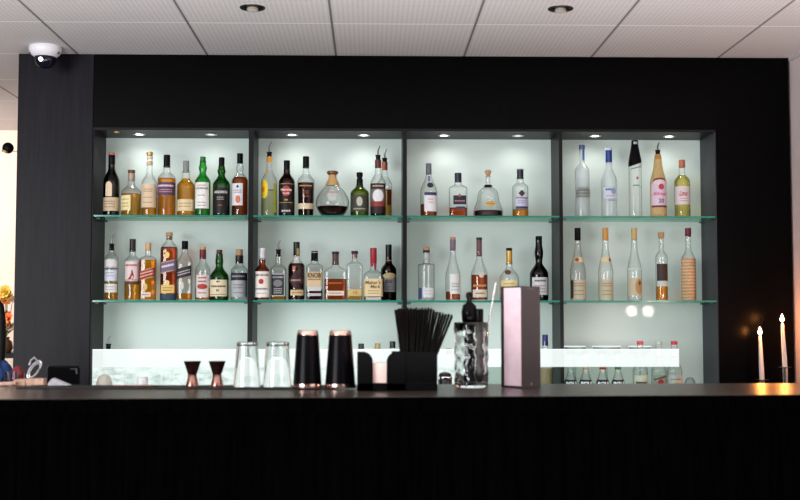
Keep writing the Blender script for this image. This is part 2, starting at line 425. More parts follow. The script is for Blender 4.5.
# ---- upper shelf, third bay
b = mk('cognac_bottle', 'slim-necked cognac bottle with a grey cap, dark seal and white label', 428.8, 17, 163.5, 1)
b.std('clear', 192, 174, 5.4, 172, 'deep', 204.6, p=.95); b.cap(163.5, 174.5, 5.8, (96, 98, 108)); b.patch(1.2, 183, 188.6, 6.4, (38, 38, 54), shape='oval', name='seal', off=.002)
b.patch(.2, 176, 182, 2.4, (110, 116, 150), name='neck_ribbon')
l = b.patch(1.4, 193, 212, 12.5, (228, 228, 232)); b.patch(1.4, 193, 196, 12.5, (52, 56, 88), parent=l, off=.0012, name='top_band'); b.lines(1.4, [200, 203], 5, .8, (190, 120, 100), l)
b = mk('cognac_bottle', 'low square-shouldered clear bottle with navy cap and navy label', 458.2, 18.4, 173, 1)
b.std('clear', 189.5, 184.5, 7.4, 181, 'deep', 208, p=1.6, sq=4, depth=.7); b.cap(173, 182.3, 7, (28, 30, 52))
l = b.patch(1.2, 196, 205, 13, (34, 36, 62)); b.patch(1, 194, 198, 3.5, (170, 90, 60), parent=l, off=.0013, shape='diamond', name='emblem'); b.lines(1.2, [201.5], 10, 1.2, (200, 130, 110), l); b.patch(2, 207, 209.5, 9, (60, 62, 90), name='lower_label')
b = mk('decanter', 'bell-shaped clear cognac decanter with a cork ball stopper', 488.2, 30, 170, 1)
k = b.k
prof = [(13.5*k, 0), (15*k, .005), (15*k, b.zz(211.5)), (14.2*k, b.zz(208.5)), (12.6*k, b.zz(204.5)), (11.2*k, b.zz(201)), (10.7*k, b.zz(197.5)), (10.3*k, b.zz(194)), (9.0*k, b.zz(191)), (6.2*k, b.zz(188.4)), (2.8*k, b.zz(186)), (2.2*k, b.zz(182)), (2.2*k, b.zz(177)), (3*k, b.zz(176))]
b.shape('clear', prof, 'dark', 211)
lathe('neck_ring', [(3.8*k, b.zz(187.4)), (4.4*k, b.zz(186.4)), (3.6*k, b.zz(185))], BLACKCAP, b.root, seg=20)
lathe('stopper', [(1.6*k, b.zz(176.6)), (2.2*k, b.zz(174.6)), (3.4*k, b.zz(172.4)), (3.1*k, b.zz(170.6)), (1.6*k, b.zz(170))], CORK, b.root, seg=20)
l = b.patch(1, 202, 207.5, 10, (210, 172, 96), shape='oval'); b.lines(1, [204.8], 7, .8, (150, 100, 50), l)
b = mk('cognac_bottle', 'clear bottle with navy cap and lilac label crowned by a dark diamond', 520.4, 16.2, 169, 1)
b.std('clear', 188.5, 182, 7, 177, 'orange', 209.6, p=1.5); b.cap(169, 179, 6.6, (30, 32, 56)); b.cap(169, 170.3, 6.9, (110, 120, 100), name='cap_top')
l = b.patch(.8, 197.5, 209.5, 12.6, (196, 196, 220)); b.patch(.6, 190.5, 197.6, 7, (64, 44, 60), shape='diamond', parent=l, off=.0012, name='emblem'); b.lines(.8, [198.6], 12, 1.2, (110, 80, 100), l); b.lines(.8, [201.5, 203.5], 8, .7, (130, 130, 160), l); b.patch(.8, 207, 209.5, 12.6, (52, 56, 96), parent=l, off=.0012, name='bottom_band')
# ---- upper shelf, fourth bay
b = mk('vodka_bottle', 'frosted clear vodka bottle with dark tree print on the front', 582.6, 15, 145, 1)
b.std('frost', 172, 163, 5.2, 149, 'water', 176, p=1.4); b.cap(145, 149.4, 6.2, (70, 84, 120)); b.patch(1, 149.5, 160.5, 2.6, (60, 96, 160), name='neck_ribbon')
l = b.patch(0, 190, 198, 13.5, (112, 116, 112), mat=None); b.lines(0, [188.6, 190.2], 11, 1.4, (120, 124, 120), l); b.lines(0, [192.5, 195.5], 12, .8, (180, 184, 182), l)
b = mk('vodka_bottle', 'frosted white vodka bottle with a blue cap', 609.4, 16, 148, 1)
b.std('frost', 181, 166, 6.4, 160, 'water', 170, p=.95); b.cap(150, 162.5, 6.6, (24, 56, 132)); b.cap(148, 150.6, 7, (190, 200, 220), name='cap_top')
l = b.patch(0, 188, 199, 13.5, (206, 214, 228)); b.lines(-2, [190.2], 6, 2, (70, 90, 150), l); b.patch(3, 188.5, 195, 5, (130, 170, 210), parent=l, off=.0012, shape='oval', name='emblem'); b.lines(0, [196.5], 9, .8, (200, 120, 150), l); b.lines(1, [201], 8, 1, (70, 90, 140), l)
b = mk('vodka_bottle', 'tall clear bottle whose upper half is a slanted black cone', 635.6, 13, 140, 1)
k = b.k
prof = [(6*k, 0), (6.4*k, .004), (6.5*k, .01), (6.5*k, b.zz(190)), (6.5*k, b.zz(163)), (5.4*k, b.zz(156)), (3.9*k, b.zz(149)), (3.2*k, b.zz(144)), (3.1*k, b.zz(141))]
prof = [prof[0], prof[1], prof[2]] + [(6.5*k, .01+(b.zz(163)-.01)*i/8) for i in range(1, 9)] + prof[5:]
b.shape('clear', prof, 'water', 175)
# black cone sleeve with its slanted lower edge
V = []; Fc = []; seg = 32; rows = 8
for j in range(rows+1):
    for i in range(seg):
        a = 2*PI*i/seg; zb = b.zz(164.5)+.35*6.5*k*math.cos(a)*1.0; z = zb + (b.zz(140.6)-zb)*j/rows
        r = interp(prof, z)+.0012; V.append((r*math.cos(a), r*math.sin(a), z))
for j in range(rows):
    for i in range(seg):
        i2 = (i+1) % seg; Fc.append((j*seg+i, j*seg+i2, (j+1)*seg+i2, (j+1)*seg+i))
Fc.append(tuple(rows*seg+i for i in range(seg)))
link('black_sleeve', mesh('black_sleeve', V, Fc), BLACKCAP, b.root, True)
b.patch(0, 142, 144.6, 4, (170, 172, 180), name='neck_badge', off=.002)
l = b.lines(0, [168.4], 10.5, .9, (40, 40, 44), b.root, slant=.25); b.patch(.8, 177.4, 180, 2, (170, 50, 60), name='red_dot', off=.001); b.lines(0, [186], 7, 1.4, (110, 110, 116), b.root)
for dx in (-3.2, 1.2, 4.2): b.patch(dx, 190, 212, .7, (212, 220, 222), name='etched_flute')
b = mk('syrup_bottle', 'straw-wrapped bottle with red script label and a pourer', 658.6, 16.5, 151, 1)
STRAW = solid('woven_straw', srgb(206, 178, 122), .7, noise=.35, bump=.8, nscale=260)
b.std('clear', 184, 162, 8.4, 154.5, p=.85, nw2=6, mat=STRAW); b.pourer(142.5, 150, 155.5, 5)
b.patch(0, 155, 159.5, 6.5, (180, 130, 60), name='neck_band', off=.001)
l = b.patch(0, 180, 207.5, 15.4, (216, 196, 214), shape='rect'); b.patch(0, 178.5, 184, 13, (120, 50, 66), name='top_arc', parent=l, off=.0011, shape='oval'); b.patch(0, 180.2, 186, 12.4, (226, 208, 214), parent=l, off=.0014, shape='oval', name='arc_fill')
b.patch(1.2, 184.5, 190.5, 5.6, (182, 62, 86), parent=l, off=.0017, shape='oval', name='emblem'); b.text('Sirop', 0, 194.8, 14, 4.4, (208, 60, 106), l, shear=.3); b.text('20', 1, 201.4, 5.6, 4.4, (90, 70, 96), l); b.patch(0, 206, 208, 15.4, (110, 50, 70), parent=l, off=.0011, name='bottom_band')
b = mk('liqueur_bottle', 'pale yellow bottle with a copper cap and red script label', 682.6, 15.6, 160, 1)
b.std('clear', 183, 174, 6, 166, 'yellow', 175.5, p=1.4); b.cap(160, 167.6, 6.4, (176, 104, 74))
l = b.patch(0, 187, 205, 15.6, (218, 206, 208)); b.text('Limes', -.5, 194, 8.4, 5.4, (186, 70, 84), l, shear=.4); b.lines(0, [199, 201.5], 8, .7, (160, 130, 140), l)

# ---- lower shelf, first bay
b = mk('whisky_bottle', 'slim pourer bottle with stacked white and grey labels at the shelf left end', 111, 13.4, 243, 2)
b.std('clear', 260, 252, 5.6, 248, 'amber', 282, p=1.3); b.pourer(233.5, 243.5, 250.5, 5)
l = b.patch(0, 259, 268, 12.6, (214, 212, 210), shape='arch'); b.patch(0, 266.5, 269, 12.8, (84, 84, 88), name='grey_band'); l = b.patch(0, 270, 281, 12.6, (208, 212, 222)); b.lines(0, [273, 276], 8, .8, (130, 140, 170), l); l = b.patch(0, 284, 292.5, 12.6, (226, 224, 220)); b.lines(0, [287, 289.5], 8, .8, (150, 150, 150), l)
b = mk('whisky_bottle', 'blended whisky bottle with a red bird on its pink and white label', 132, 15, 239, 2)
b.std('clear', 262, 255, 6.4, 250, 'amber', 281.5, p=1.4); b.cap(239, 251.6, 6.2, (34, 24, 24))
l = b.patch(0, 261.5, 281.5, 14.8, (226, 206, 206)); b.lines(0, [265.5], 12, 1.8, (176, 90, 90), l); b.patch(0, 279.5, 284.5, 15, (92, 58, 30), name='lower_band')
V2 = [(-2.6, 280), (-1, 279.4), (1.5, 279.8), (2.6, 277), (2, 274), (1.1, 270.5), (.2, 270), (-.1, 273.4), (-1.4, 276.6), (-3.2, 278.8)]
l2 = link('bird_emblem', mesh('bird_emblem', [(x*b.k+.002, b.front(x*b.k+.002, b.zz(y), .0014), b.zz(y)) for x, y in V2], [tuple(range(len(V2)))]), paper((150, 44, 44)), l)
b = mk('whisky_bottle', 'square orange whisky bottle with a slanted red label', 147.6, 15.6, 243, 2)
b.std('clear', 260, 255.5, 5.8, 249, 'orange', 260, p=1.5, sq=5, depth=.95); b.cap(243, 250.6, 5.8, (206, 160, 112))
l = b.patch(0, 269.2, 279, 15.2, (150, 40, 44), slant=.28); b.lines(0, [272.5, 275.5], 13, 1.3, (226, 180, 150), l, slant=.28); b.lines(0, [269.8, 278.6], 15, .5, (226, 200, 130), l, slant=.28)
b.patch(-1, 283.5, 290.5, 3.8, (222, 186, 110), shape='oval', name='emblem'); l = b.patch(-.5, 292.5, 297, 9.5, (226, 204, 180)); b.lines(-.5, [294.7], 7, .8, (160, 90, 70), l)
b = mk('whisky_bottle', 'tallest corked amber bottle with a grey slanted label and gold plate', 168.6, 16.6, 232, 2)
b.std('clear', 250, 240, 6.4, 236, 'deep', 247, p=1.2, sq=3.4, depth=.95, mat=GL['clear']); b.cap(232.3, 236, 6.8, 'cork', name='cork'); b.cap(236, 240, 5.4, (110, 84, 66), name='neck_band')
b.patch(-.6, 252, 258.5, 4.6, (232, 198, 110), shape='oval', name='emblem'); l = b.patch(0, 261, 272.5, 16.2, (110, 96, 122), slant=.22); b.lines(0, [266], 12, 2, (226, 214, 216), l, slant=.22); b.lines(0, [261.7, 271.8], 16, .6, (222, 190, 120), l, slant=.22)
b.patch(0, 280.5, 285.5, 4, (232, 198, 110), shape='oval', name='emblem'); l = b.patch(0, 285, 293.2, 13.4, (226, 190, 110)); b.lines(0, [288, 290.5], 9, .8, (140, 100, 50), l); b.patch(0, 294, 300.2, 16.4, (38, 56, 72), name='blue_base_band')
b = mk('whisky_bottle', 'nearly empty square bottle with a slanted black label', 184.4, 14.6, 241, 2)
b.std('clear', 263, 252, 6, 248, 'orange', 293.6, p=1., sq=4, depth=.95); b.cap(241, 249.2, 6.4, 'black')
l = b.patch(0, 267.4, 277.6, 14.2, (40, 36, 40), slant=.28); b.lines(0, [271.5, 274], 12, 1, (190, 184, 180), l, slant=.28); b.patch(-1.5, 282, 290, 4, (206, 206, 196), shape='oval', name='emblem')
b = mk('whisky_bottle', 'clear bottle with gold-topped dark red capsule and red and white label', 202.4, 15, 247, 2)
b.std('clear', 271, 261, 6.6, 257, 'orange', 288, p=1.2); b.cap(249.6, 259, 6.6, (96, 26, 34), name='capsule'); b.cap(247, 250, 6, (206, 150, 90))
l = b.patch(.6, 275, 297.5, 12, (220, 208, 206)); b.lines(.6, [278, 281.5], 8, 1.4, (150, 60, 60), l); b.patch(.6, 284, 289.5, 10, (170, 60, 50), parent=l, off=.0012, shape='oval', name='emblem'); b.lines(.6, [293], 8, 1.2, (160, 90, 80), l)
b = mk('whisky_bottle', 'broad deep green bottle with cream label and dark red cap', 219, 19, 250, 2)
b.std('dgreen', 278, 266, 7, 254, p=1.1, bulge=.5); b.cap(249.8, 254.6, 5.8, (72, 20, 30))
l = b.patch(0, 280, 296.4, 18.6, (226, 210, 178)); b.lines(0, [286.5], 14, 1.6, (110, 84, 66), l); b.lines(0, [281.8], 3, 1.6, (60, 50, 46), l); b.lines(0, [290.6], 3.4, 2.2, (120, 90, 80), l); b.lines(0, [294.6], 18, .7, (150, 50, 50), l)
b = mk('whisky_bottle', 'wide clear bottle with cork, black collar and black over grey label', 239, 16.6, 249, 2)
b.std('clear', 271, 264.5, 8, 262, p=1.3, liquid='water', ly=285); b.cap(249.4, 255.6, 6.8, 'cork', name='cork'); b.cap(255.4, 263.4, 7.8, (36, 28, 34), name='collar')
l = b.patch(0, 273, 280.6, 16.6, (36, 36, 42)); b.lines(0, [276.5], 13, 1.6, (150, 150, 156), l); l = b.patch(0, 280.6, 297, 16.4, (176, 178, 182)); b.lines(0, [285, 288, 293], 10, .9, (110, 110, 120), l)
# ---- lower shelf, second bay
b = mk('bourbon_bottle', 'bourbon bottle with white cap and white label with a red dot', 262, 15.2, 248, 2, Y=5.548)
b.std('clear', 272, 264, 6.6, 258, 'deep', 259.6, p=1.1); b.cap(248, 258.6, 5.8, (214, 214, 220))
l = b.patch(0, 271.6, 297.4, 15.2, (232, 226, 216)); b.text('JIM BEAM', 0, 275.6, 13.2, 2.6, (60, 44, 48), l); b.patch(-.4, 279, 284.4, 5, (176, 44, 44), shape='oval', parent=l, off=.0012, name='emblem'); b.lines(0, [289], 12, 1.6, (110, 110, 130), l); b.lines(0, [293.5], 10, .7, (140, 140, 140), l)
b = mk('whiskey_bottle', 'square clear bottle with a pourer and black and white whiskey label', 278.2, 15.4, 249, 2)
b.std('clear', 270.5, 264, 6.4, 255, 'orange', 296, p=1.5, sq=5, depth=.95); b.pourer(240.5, 249.3, 256.5, 5)
l = b.patch(0, 274, 296.2, 13.6, (196, 196, 200)); b.patch(0, 274.8, 295.4, 12.4, (46, 46, 52), parent=l, off=.0011, name='black_panel'); b.text("JACK DANIEL'S", 0, 277.6, 11.4, 2, (206, 206, 206), l, off=.0016); b.patch(0, 280, 287, 9, (120, 120, 124), parent=l, off=.0014, shape='oval', name='emblem'); b.lines(0, [289, 291, 293], 8, .8, (180, 180, 180), l, off=.0016)
b = mk('rum_bottle', 'dark reddish bottle with black cap, diamond label and cream strip', 296.3, 16.8, 242, 2)
b.std('clear', 268, 259, 6.6, 255, 'dark', 263.4, p=1.5); b.cap(242, 255.6, 6.4, (22, 20, 22)); b.patch(0, 258, 263.4, 5, (216, 214, 206), name='neck_label'); b.patch(1.6, 248.5, 255, 2.4, (170, 150, 80), name='neck_strip', off=.0028)
l = b.patch(0, 270, 291, 14.8, (52, 26, 30), shape='diamond'); b.lines(0, [280.5], 10, 1.8, (170, 140, 120), l); b.lines(-2, [268.6], 3, 4, (190, 110, 80), l)
l = b.patch(1, 290, 295.6, 12.8, (206, 180, 136)); b.lines(1, [292.8], 9, 1, (130, 90, 60), l)
b = mk('bourbon_bottle', 'square bourbon bottle with bold black lettering on a tan label', 314.4, 16.4, 251, 2)
b.std('clear', 267.5, 263, 7.6, 259, 'dark', 289.6, p=1.7, sq=5, depth=.75); b.cap(251, 261.2, 7, 'black'); b.cap(252, 253, 7.2, (170, 160, 150), name='cap_ring')
l = b.patch(0, 272, 281, 15.6, (206, 178, 136)); b.text('KNOB', 0, 275.6, 13.2, 5, (24, 20, 22), l, bold=.03); b.lines(0, [279.6], 12, .9, (90, 70, 50), l)
b.patch(0, 281, 286.6, 15.2, (214, 190, 152), name='lower_label'); l = b.patch(0, 286.8, 291, 13.6, (206, 202, 204)); b.patch(0, 293.4, 296, 14, (190, 184, 190), name='strip')
b = mk('bourbon_bottle', 'broad flat bourbon flask with a thin white strip label', 335.4, 23.2, 251.5, 2)
b.std('clear', 273.5, 265.5, 7.2, 262, 'deep', 279, p=1.5, sq=4.5, depth=.5); b.cap(251.5, 254.5, 7.2, (30, 22, 24)); b.cap(254, 265, 6.4, (84, 58, 56), name='neck_sleeve')
l = b.patch(0, 291, 295.6, 17.5, (226, 208, 190)); b.lines(0, [293.3], 13, 1, (150, 120, 100), l); b.lines(0, [283.2], 13, .9, (206, 120, 80), l)
b = mk('bourbon_bottle', 'clear square-shouldered bottle with dark stopper, little amber left', 354.6, 16, 251, 2)
b.std('clear', 267, 261, 5.6, 256, 'gold', 290, p=1.7, sq=5, depth=.7); b.cap(251, 254, 6.8, (34, 28, 30)); b.cap(253.6, 258.4, 5.2, (140, 104, 100), name='neck_sleeve')
l = b.patch(.4, 289.6, 296, 14.6, (206, 178, 116)); b.text('10', .8, 292.8, 4, 3.2, (166, 70, 56), l); b.patch(0, 268, 288, 12.6, (208, 220, 216), name='etched_panel', mat=glassy('etched_glass', (.88, .92, .91), (.6, .64, .63), 3, haze=.25, hazecol=(.85, .9, .88)))
b = mk('bourbon_bottle', 'squared bourbon bottle dipped in red wax with cream label', 373.4, 19.6, 248, 2)
b.std('clear', 277, 269, 6.6, 262, 'dark', 279.5, p=1.5, sq=4.5, depth=.85); b.cap(248, 263.4, 6.6, (158, 34, 48), w1=6.6, name='wax_cap'); b.patch(-1.4, 262, 267, 3, (158, 34, 48), name='wax_drip', shape='oval', off=.001); b.patch(1.6, 261.5, 271, 2.2, (150, 34, 46), name='wax_drip', shape='oval', off=.001)
l = b.patch(0, 279, 296.6, 19, (228, 204, 156)); b.text("Maker's", -.6, 282.6, 15.5, 3.8, (88, 66, 46), l, shear=.2); b.text('Mark', 2, 286.8, 10, 3.2, (88, 66, 46), l, shear=.2); b.lines(0, [291, 293.5], 11, .7, (150, 120, 90), l); b.patch(0, 297.4, 299.8, 15, (190, 190, 190), name='base_glass')
b = mk('bourbon_bottle', 'very dark tall bottle with a grey label, last before the second divider', 388.6, 15.6, 244, 2, Y=5.67)
b.std('dark_red', 271, 261.5, 6.4, 257, p=1.2); b.cap(244.6, 262, 6.2, (16, 12, 16)); b.lines(0, [260.6], 5, 1, (190, 120, 80), b.root)
l = b.patch(1, 273, 279, 13, (200, 180, 130), shape='oval'); l = b.patch(1.2, 278, 292, 11.4, (150, 146, 150)); b.text('Old', .6, 281.6, 6.4, 3.2, (26, 22, 30), l, shear=.2); b.lines(1, [287, 289.5], 7, .8, (90, 90, 100), l)
# ---- lower shelf, third bay
b = mk('gin_bottle', 'straight-sided clear cylinder bottle with cork and low white label', 426.4, 16.4, 247, 2)
b.std('clear', 265, 263.4, 6.6, 252, 'water', 275, p=2.); b.cap(247.2, 252, 6.8, 'cork', name='cork'); b.cap(250, 252.6, 7, (34, 30, 36), name='cork_ring'); b.cap(254, 260, 6.9, (180, 182, 188), name='neck_label')
l = b.patch(1.6, 288, 297.4, 11, (222, 222, 228)); b.lines(1.6, [291, 294], 7, .8, (170, 170, 190), l); b.patch(-6.2, 288, 299, 2.6, (70, 74, 130), name='side_patch')
b = mk('brandy_bottle', 'long-necked clear brandy bottle with mauve capsule and tall white label', 453, 15, 237, 2)
b.std('clear', 277, 252, 5.4, 249, 'deep', 291.6, p=.9); b.cap(239.4, 250.6, 5.8, (116, 98, 112), name='capsule'); b.cap(237, 239.8, 5.4, (196, 140, 110), name='cork')
l = b.patch(2, 274, 294, 11, (220, 222, 222)); b.lines(2, [284, 286.5, 290], 8, .8, (150, 156, 156), l); b.patch(1, 264, 268.6, 4.4, (196, 202, 204), name='neck_seal', shape='oval')
b = mk('cognac_bottle', 'cognac bottle with mauve neck sleeve, round seal and white strip label', 479.4, 17, 237.5, 2)
b.std('clear', 276, 256, 5.8, 250, 'deep', 275, p=.95); b.cap(237.5, 240, 5.8, (26, 40, 34)); b.cap(240, 256.4, 5.6, (106, 66, 72), name='neck_sleeve')
b.patch(1.4, 272.6, 278, 5, (206, 200, 186), shape='oval', name='seal', off=.002); l = b.patch(0, 289.8, 297.4, 14, (216, 206, 190)); b.lines(0, [293.5], 9, 1.4, (120, 90, 70), l); b.lines(0, [285.8], 13, 2, (196, 150, 100), l)
b = mk('cognac_bottle', 'onion-shouldered clear bottle with gold neck, behind the standing menu', 509.4, 19.4, 248, 2)
b.std('clear', 279, 267, 6.4, 262, 'gold', 296, p=1.2); b.cap(248, 251, 6, 'black'); b.cap(250.6, 264.6, 6.2, 'gold', name='neck_sleeve'); b.patch(-2, 270, 275, 6, (104, 78, 60), shape='oval', name='seal', off=.002)
l = b.patch(-1, 280.6, 294, 15.6, (226, 212, 150)); b.lines(-1, [284, 288], 10, .9, (160, 130, 70), l)
b = mk('calvados_bottle', 'black bottle with a bulging neck and white label right of the menu', 539.2, 18.6, 236, 2)
b.std('black', 275, 262, 6.6, 240, p=1.1, bulge=1.1); b.cap(236.2, 241, 6.6, 'black')
l = b.patch(0, 277.6, 295, 15.4, (206, 206, 208)); b.lines(0, [281], 11, 1.8, (60, 64, 80), l); b.lines(0, [286, 289, 292], 11, .9, (130, 130, 140), l)
# ---- lower shelf, fourth bay
def flute(lab, cx, w, capc, seal):
    b = mk('eau_de_vie_bottle', lab, cx, w, 228, 2)
    b.std('clear', 272, 243, 5.8, 239, 'water', 268, p=.8); b.cap(228, 240.4, 6.1, capc)
    l = b.patch(0, 257.2, 262.4, 11, (222, 206, 160), name='neck_label'); b.patch(seal, 257.8, 262, 3.6, (150, 70, 50), parent=l, off=.0013, shape='oval', name='seal')
    l = b.patch(0, 280, 299, w, (196, 186, 158)); b.lines(0, [283.5, 286, 291, 294.5], w*.66, .8, (128, 112, 90), l)
    return b
b = flute('black-capped clear flute bottle with beige label, beside the third divider', 578.2, 15.6, 'black', -1.6); b.patch(-6.6, 280.4, 298.6, 2, (92, 74, 58), name='label_edge', off=.0013)
flute('clear flute bottle with bright gold cap and beige label', 606, 14.8, (196, 146, 78), 4)
b = mk('eau_de_vie_bottle', 'clear flute bottle with pale tan cap and a rounded tan label', 634.8, 14.6, 228, 2)
b.std('clear', 271, 243, 5.8, 239, 'water', 268.6, p=.8); b.cap(228, 240.4, 5.9, (190, 164, 112))
b.patch(0, 268.4, 269.6, 14.6, (206, 216, 214), name='glass_seam')
l = b.patch(-.4, 278, 295.6, 14, (198, 188, 160), shape='rect'); b.patch(3, 279, 294.6, 7.6, (184, 150, 104), shape='oval', parent=l, off=.0012, name='emblem'); b.patch(3.6, 280.5, 286, 3, (110, 60, 48), shape='diamond', parent=l, off=.0016, name='mark')
b = mk('grappa_bottle', 'narrow corked bottle with a dark square label and amber below', 662, 12, 232, 2)
b.std('clear', 258, 250, 4.6, 238, 'orange', 286.6, p=1.4); b.cap(232.4, 238.4, 6, 'cork', w1=6.4, name='cork')
b.patch(0, 264, 281, 10.8, (58, 44, 42)); b.patch(.2, 281.4, 286, 10.8, (206, 216, 214), name='white_band')
b = mk('liqueur_bottle', 'bottle wrapped in plaited straw with a dark red cap', 689, 14.2, 228, 2)
b.std('clear', 262, 248, 5.4, 235, p=1.1); b.cap(228, 236.6, 6.2, (104, 30, 50))
k = b.k; z0, z1 = .004, b.zz(258.4)
plait, nt, out_ = newmat('plaited_straw')
p_ = N(nt, 'ShaderNodeBsdfPrincipled', Roughness=.75); tc = N(nt, 'ShaderNodeTexCoord')
wv = N(nt, 'ShaderNodeTexWave', bands_direction='Z', Scale=21., Distortion=2.5); wv.inputs['Detail'].default_value = 3; wv.inputs['Detail Scale'].default_value = 3
cr = N(nt, 'ShaderNodeValToRGB'); cr.color_ramp.elements[0].color = c4(srgb(176, 138, 100)); cr.color_ramp.elements[1].color = c4(srgb(214, 182, 142))
nt.links.new(tc.outputs['Object'], wv.inputs['Vector']); nt.links.new(wv.outputs['Fac'], cr.inputs[0]); nt.links.new(cr.outputs[0], p_.inputs['Base Color'])
bp = N(nt, 'ShaderNodeBump', Strength=.5, Distance=.001); nt.links.new(wv.outputs['Fac'], bp.inputs['Height']); nt.links.new(bp.outputs[0], p_.inputs['Normal']); nt.links.new(p_.outputs[0], out_.inputs['Surface'])
lathe('straw_wrap', [(7.15*k, z0), (7.3*k, z0+.004), (7.35*k, (z0+z1)/2), (7.25*k, z1-.002), (6.9*k, z1)], plait, b.root)

# ------------------------------------------------------------------ back counter bottles (behind the low glass screen)
COL = [
 ('small clear bottle with a dark pourer standing at the far left behind the screen', 107.5, 12, 343.5, None),
 ('bottle top with black and silver cap, behind the napkin slot of the caddy', 361, 15, 343.5, (24, 24, 28)),
 ('bottle with tan neck seen above the napkin slot of the caddy', 377.5, 15, 343.3, (150, 130, 90)),
 ('bottle with a plain dark cap just left of the straws', 392.5, 15, 341.3, (26, 34, 38)),
 ('bottle with a dark red cap between the straws and the mixing glass', 449, 15, 348.4, (130, 20, 30)),
 ('blue-capped clear bottle directly right of the standing menu', 545.6, 15, 334.6, (34, 30, 96)),
]
for lab, cx, w, top, cc in COL:
    b = mk('spirit_bottle', lab, cx, w, top, 0)
    b.std('clear', top+26, top+14, 6, top+6, 'water', top+30, p=1.2)
    if cc is None: b.pourer(top-8, top, top+6, 5)
    else:
        b.cap(top, top+(11 if cx > 540 else 6.6), 5.8, cc)
    if cx > 540: b.patch(0, 368, 386, 14, (140, 124, 96))
    else: b.patch(0, top+36, top+54, 14.4, (206, 206, 200))
def small(lab, cx, ring, txt):
    b = mk('mixer_bottle', lab, cx, 14.4, 349, 0, Y=5.54, group='mixer bottles behind the glass screen')
    b.std('clear', 386, 368, 5.4, 354, 'water', 372, p=.9); b.cap(349, 354.4, 5.8, (52, 50, 58))
    if ring: b.cap(367, 369.4, 6.6, ring, name='neck_ring')
    l = b.patch(0, 379.5, 390, 14, (28, 28, 44), wb=14.4)
    b.text('BOLS', 0, 383, 11, 3.2, (240, 240, 244), l, bold=.04)
small('mixer bottle without neck ring, nearest the third divider', 571, None, 1)
small('mixer bottle with tan neck ring, second from the third divider', 586, (190, 150, 110), 1)
small('mixer bottle with red neck ring behind the glass screen', 603, (176, 40, 48), 1)
small('mixer bottle with green neck ring behind the glass screen', 618.5, (34, 120, 84), 1)
def soda(lab, cx, cc, body):
    b = mk('syrup_bottle', lab, cx, 15, 341, 0, Y=5.54)
    b.std('clear', 372, 356, 6, 343, 'water', 366, p=1.0); b.cap(341, 344.6, 6.6, cc)
    b.cap(355.5, 357.6, 6.3, (206, 70, 90), name='neck_ring')
    l = b.patch(0, 375, 392, 13.4, body); return b, l
b, l = soda('syrup bottle with red cap and cream label', 640.8, (190, 60, 74), (206, 200, 182)); b.lines(0, [382.5], 11, 2.4, (40, 34, 34), l)
b, l = soda('syrup bottle with greenish white cap and a red spot on its label', 659.4, (170, 190, 180), (150, 150, 140)); b.lines(0, [377.6], 12, 1.6, (40, 34, 36), l, slant=.3); b.patch(0, 379, 385, 6, (166, 34, 40), parent=l, off=.0013, shape='oval', name='emblem')
b, l = soda('syrup bottle with red cap where the lit strip ends', 675, (190, 50, 66), (196, 196, 196)); b.lines(0, [379], 10, 1.4, (120, 120, 130), l); b.patch(0, 381, 385, 5, (206, 190, 110), parent=l, off=.0013, shape='oval', name='emblem')

# ------------------------------------------------------------------ room and cabinet materials
def black_wood(name, col, rough, grain=.5, spec=1.25):
    m, nt, out = newmat(name)
    p = N(nt, 'ShaderNodeBsdfPrincipled'); p.inputs['Roughness'].default_value = rough; p.inputs['IOR'].default_value = spec
    tc = N(nt, 'ShaderNodeTexCoord'); mp = N(nt, 'ShaderNodeMapping'); mp.inputs['Scale'].default_value = (60, 60, 3.5)
    nz = N(nt, 'ShaderNodeTexNoise', Scale=1.5, Detail=6.)
    nt.links.new(tc.outputs['Object'], mp.inputs['Vector']); nt.links.new(mp.outputs[0], nz.inputs['Vector'])
    cr = N(nt, 'ShaderNodeValToRGB'); cr.color_ramp.elements[0].position = .3; cr.color_ramp.elements[1].position = .75
    cr.color_ramp.elements[0].color = c4([c*.6 for c in col]); cr.color_ramp.elements[1].color = c4([c*1.5 for c in col])
    nt.links.new(nz.outputs['Fac'], cr.inputs[0]); nt.links.new(cr.outputs[0], p.inputs['Base Color'])
    bp = N(nt, 'ShaderNodeBump', Strength=grain*.25, Distance=.001); nt.links.new(nz.outputs['Fac'], bp.inputs['Height'])
    nt.links.new(bp.outputs[0], p.inputs['Normal']); nt.links.new(p.outputs[0], out.inputs['Surface']); return m
WOOD_L = black_wood('black_wood_lit', (.0075, .0065, .0095), .38, spec=1.19)  # same black wood made lighter: reflected light painted into the left panel's colour
WOOD = black_wood('black_lacquered_wood', (.0008, .0007, .0009), .26, spec=1.14)
FASCIA = black_wood('matte_black_bar_front', (.0003, .00025, .00035), .5, spec=1.01)
WOOD_G = solid('dark_grey_laminate', (.014, .0145, .016), .35, spec=.15)
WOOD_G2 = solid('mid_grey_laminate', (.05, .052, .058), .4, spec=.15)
BARTOP = None
def bartop_mat():
    m, nt, out = newmat('dark_polished_bar_top')
    p = N(nt, 'ShaderNodeBsdfPrincipled'); p.inputs['Base Color'].default_value = (.034, .024, .020, 1); p.inputs['Roughness'].default_value = .30
    tc = N(nt, 'ShaderNodeTexCoord'); mp = N(nt, 'ShaderNodeMapping'); mp.inputs['Scale'].default_value = (4, 60, 10)
    nz = N(nt, 'ShaderNodeTexNoise', Scale=2., Detail=5.); nt.links.new(tc.outputs['Object'], mp.inputs[0]); nt.links.new(mp.outputs[0], nz.inputs['Vector'])
    bp = N(nt, 'ShaderNodeBump', Strength=.06, Distance=.001); nt.links.new(nz.outputs['Fac'], bp.inputs['Height']); nt.links.new(bp.outputs[0], p.inputs['Normal'])
    nt.links.new(p.outputs[0], out.inputs['Surface']); return m
BARTOP = bartop_mat()
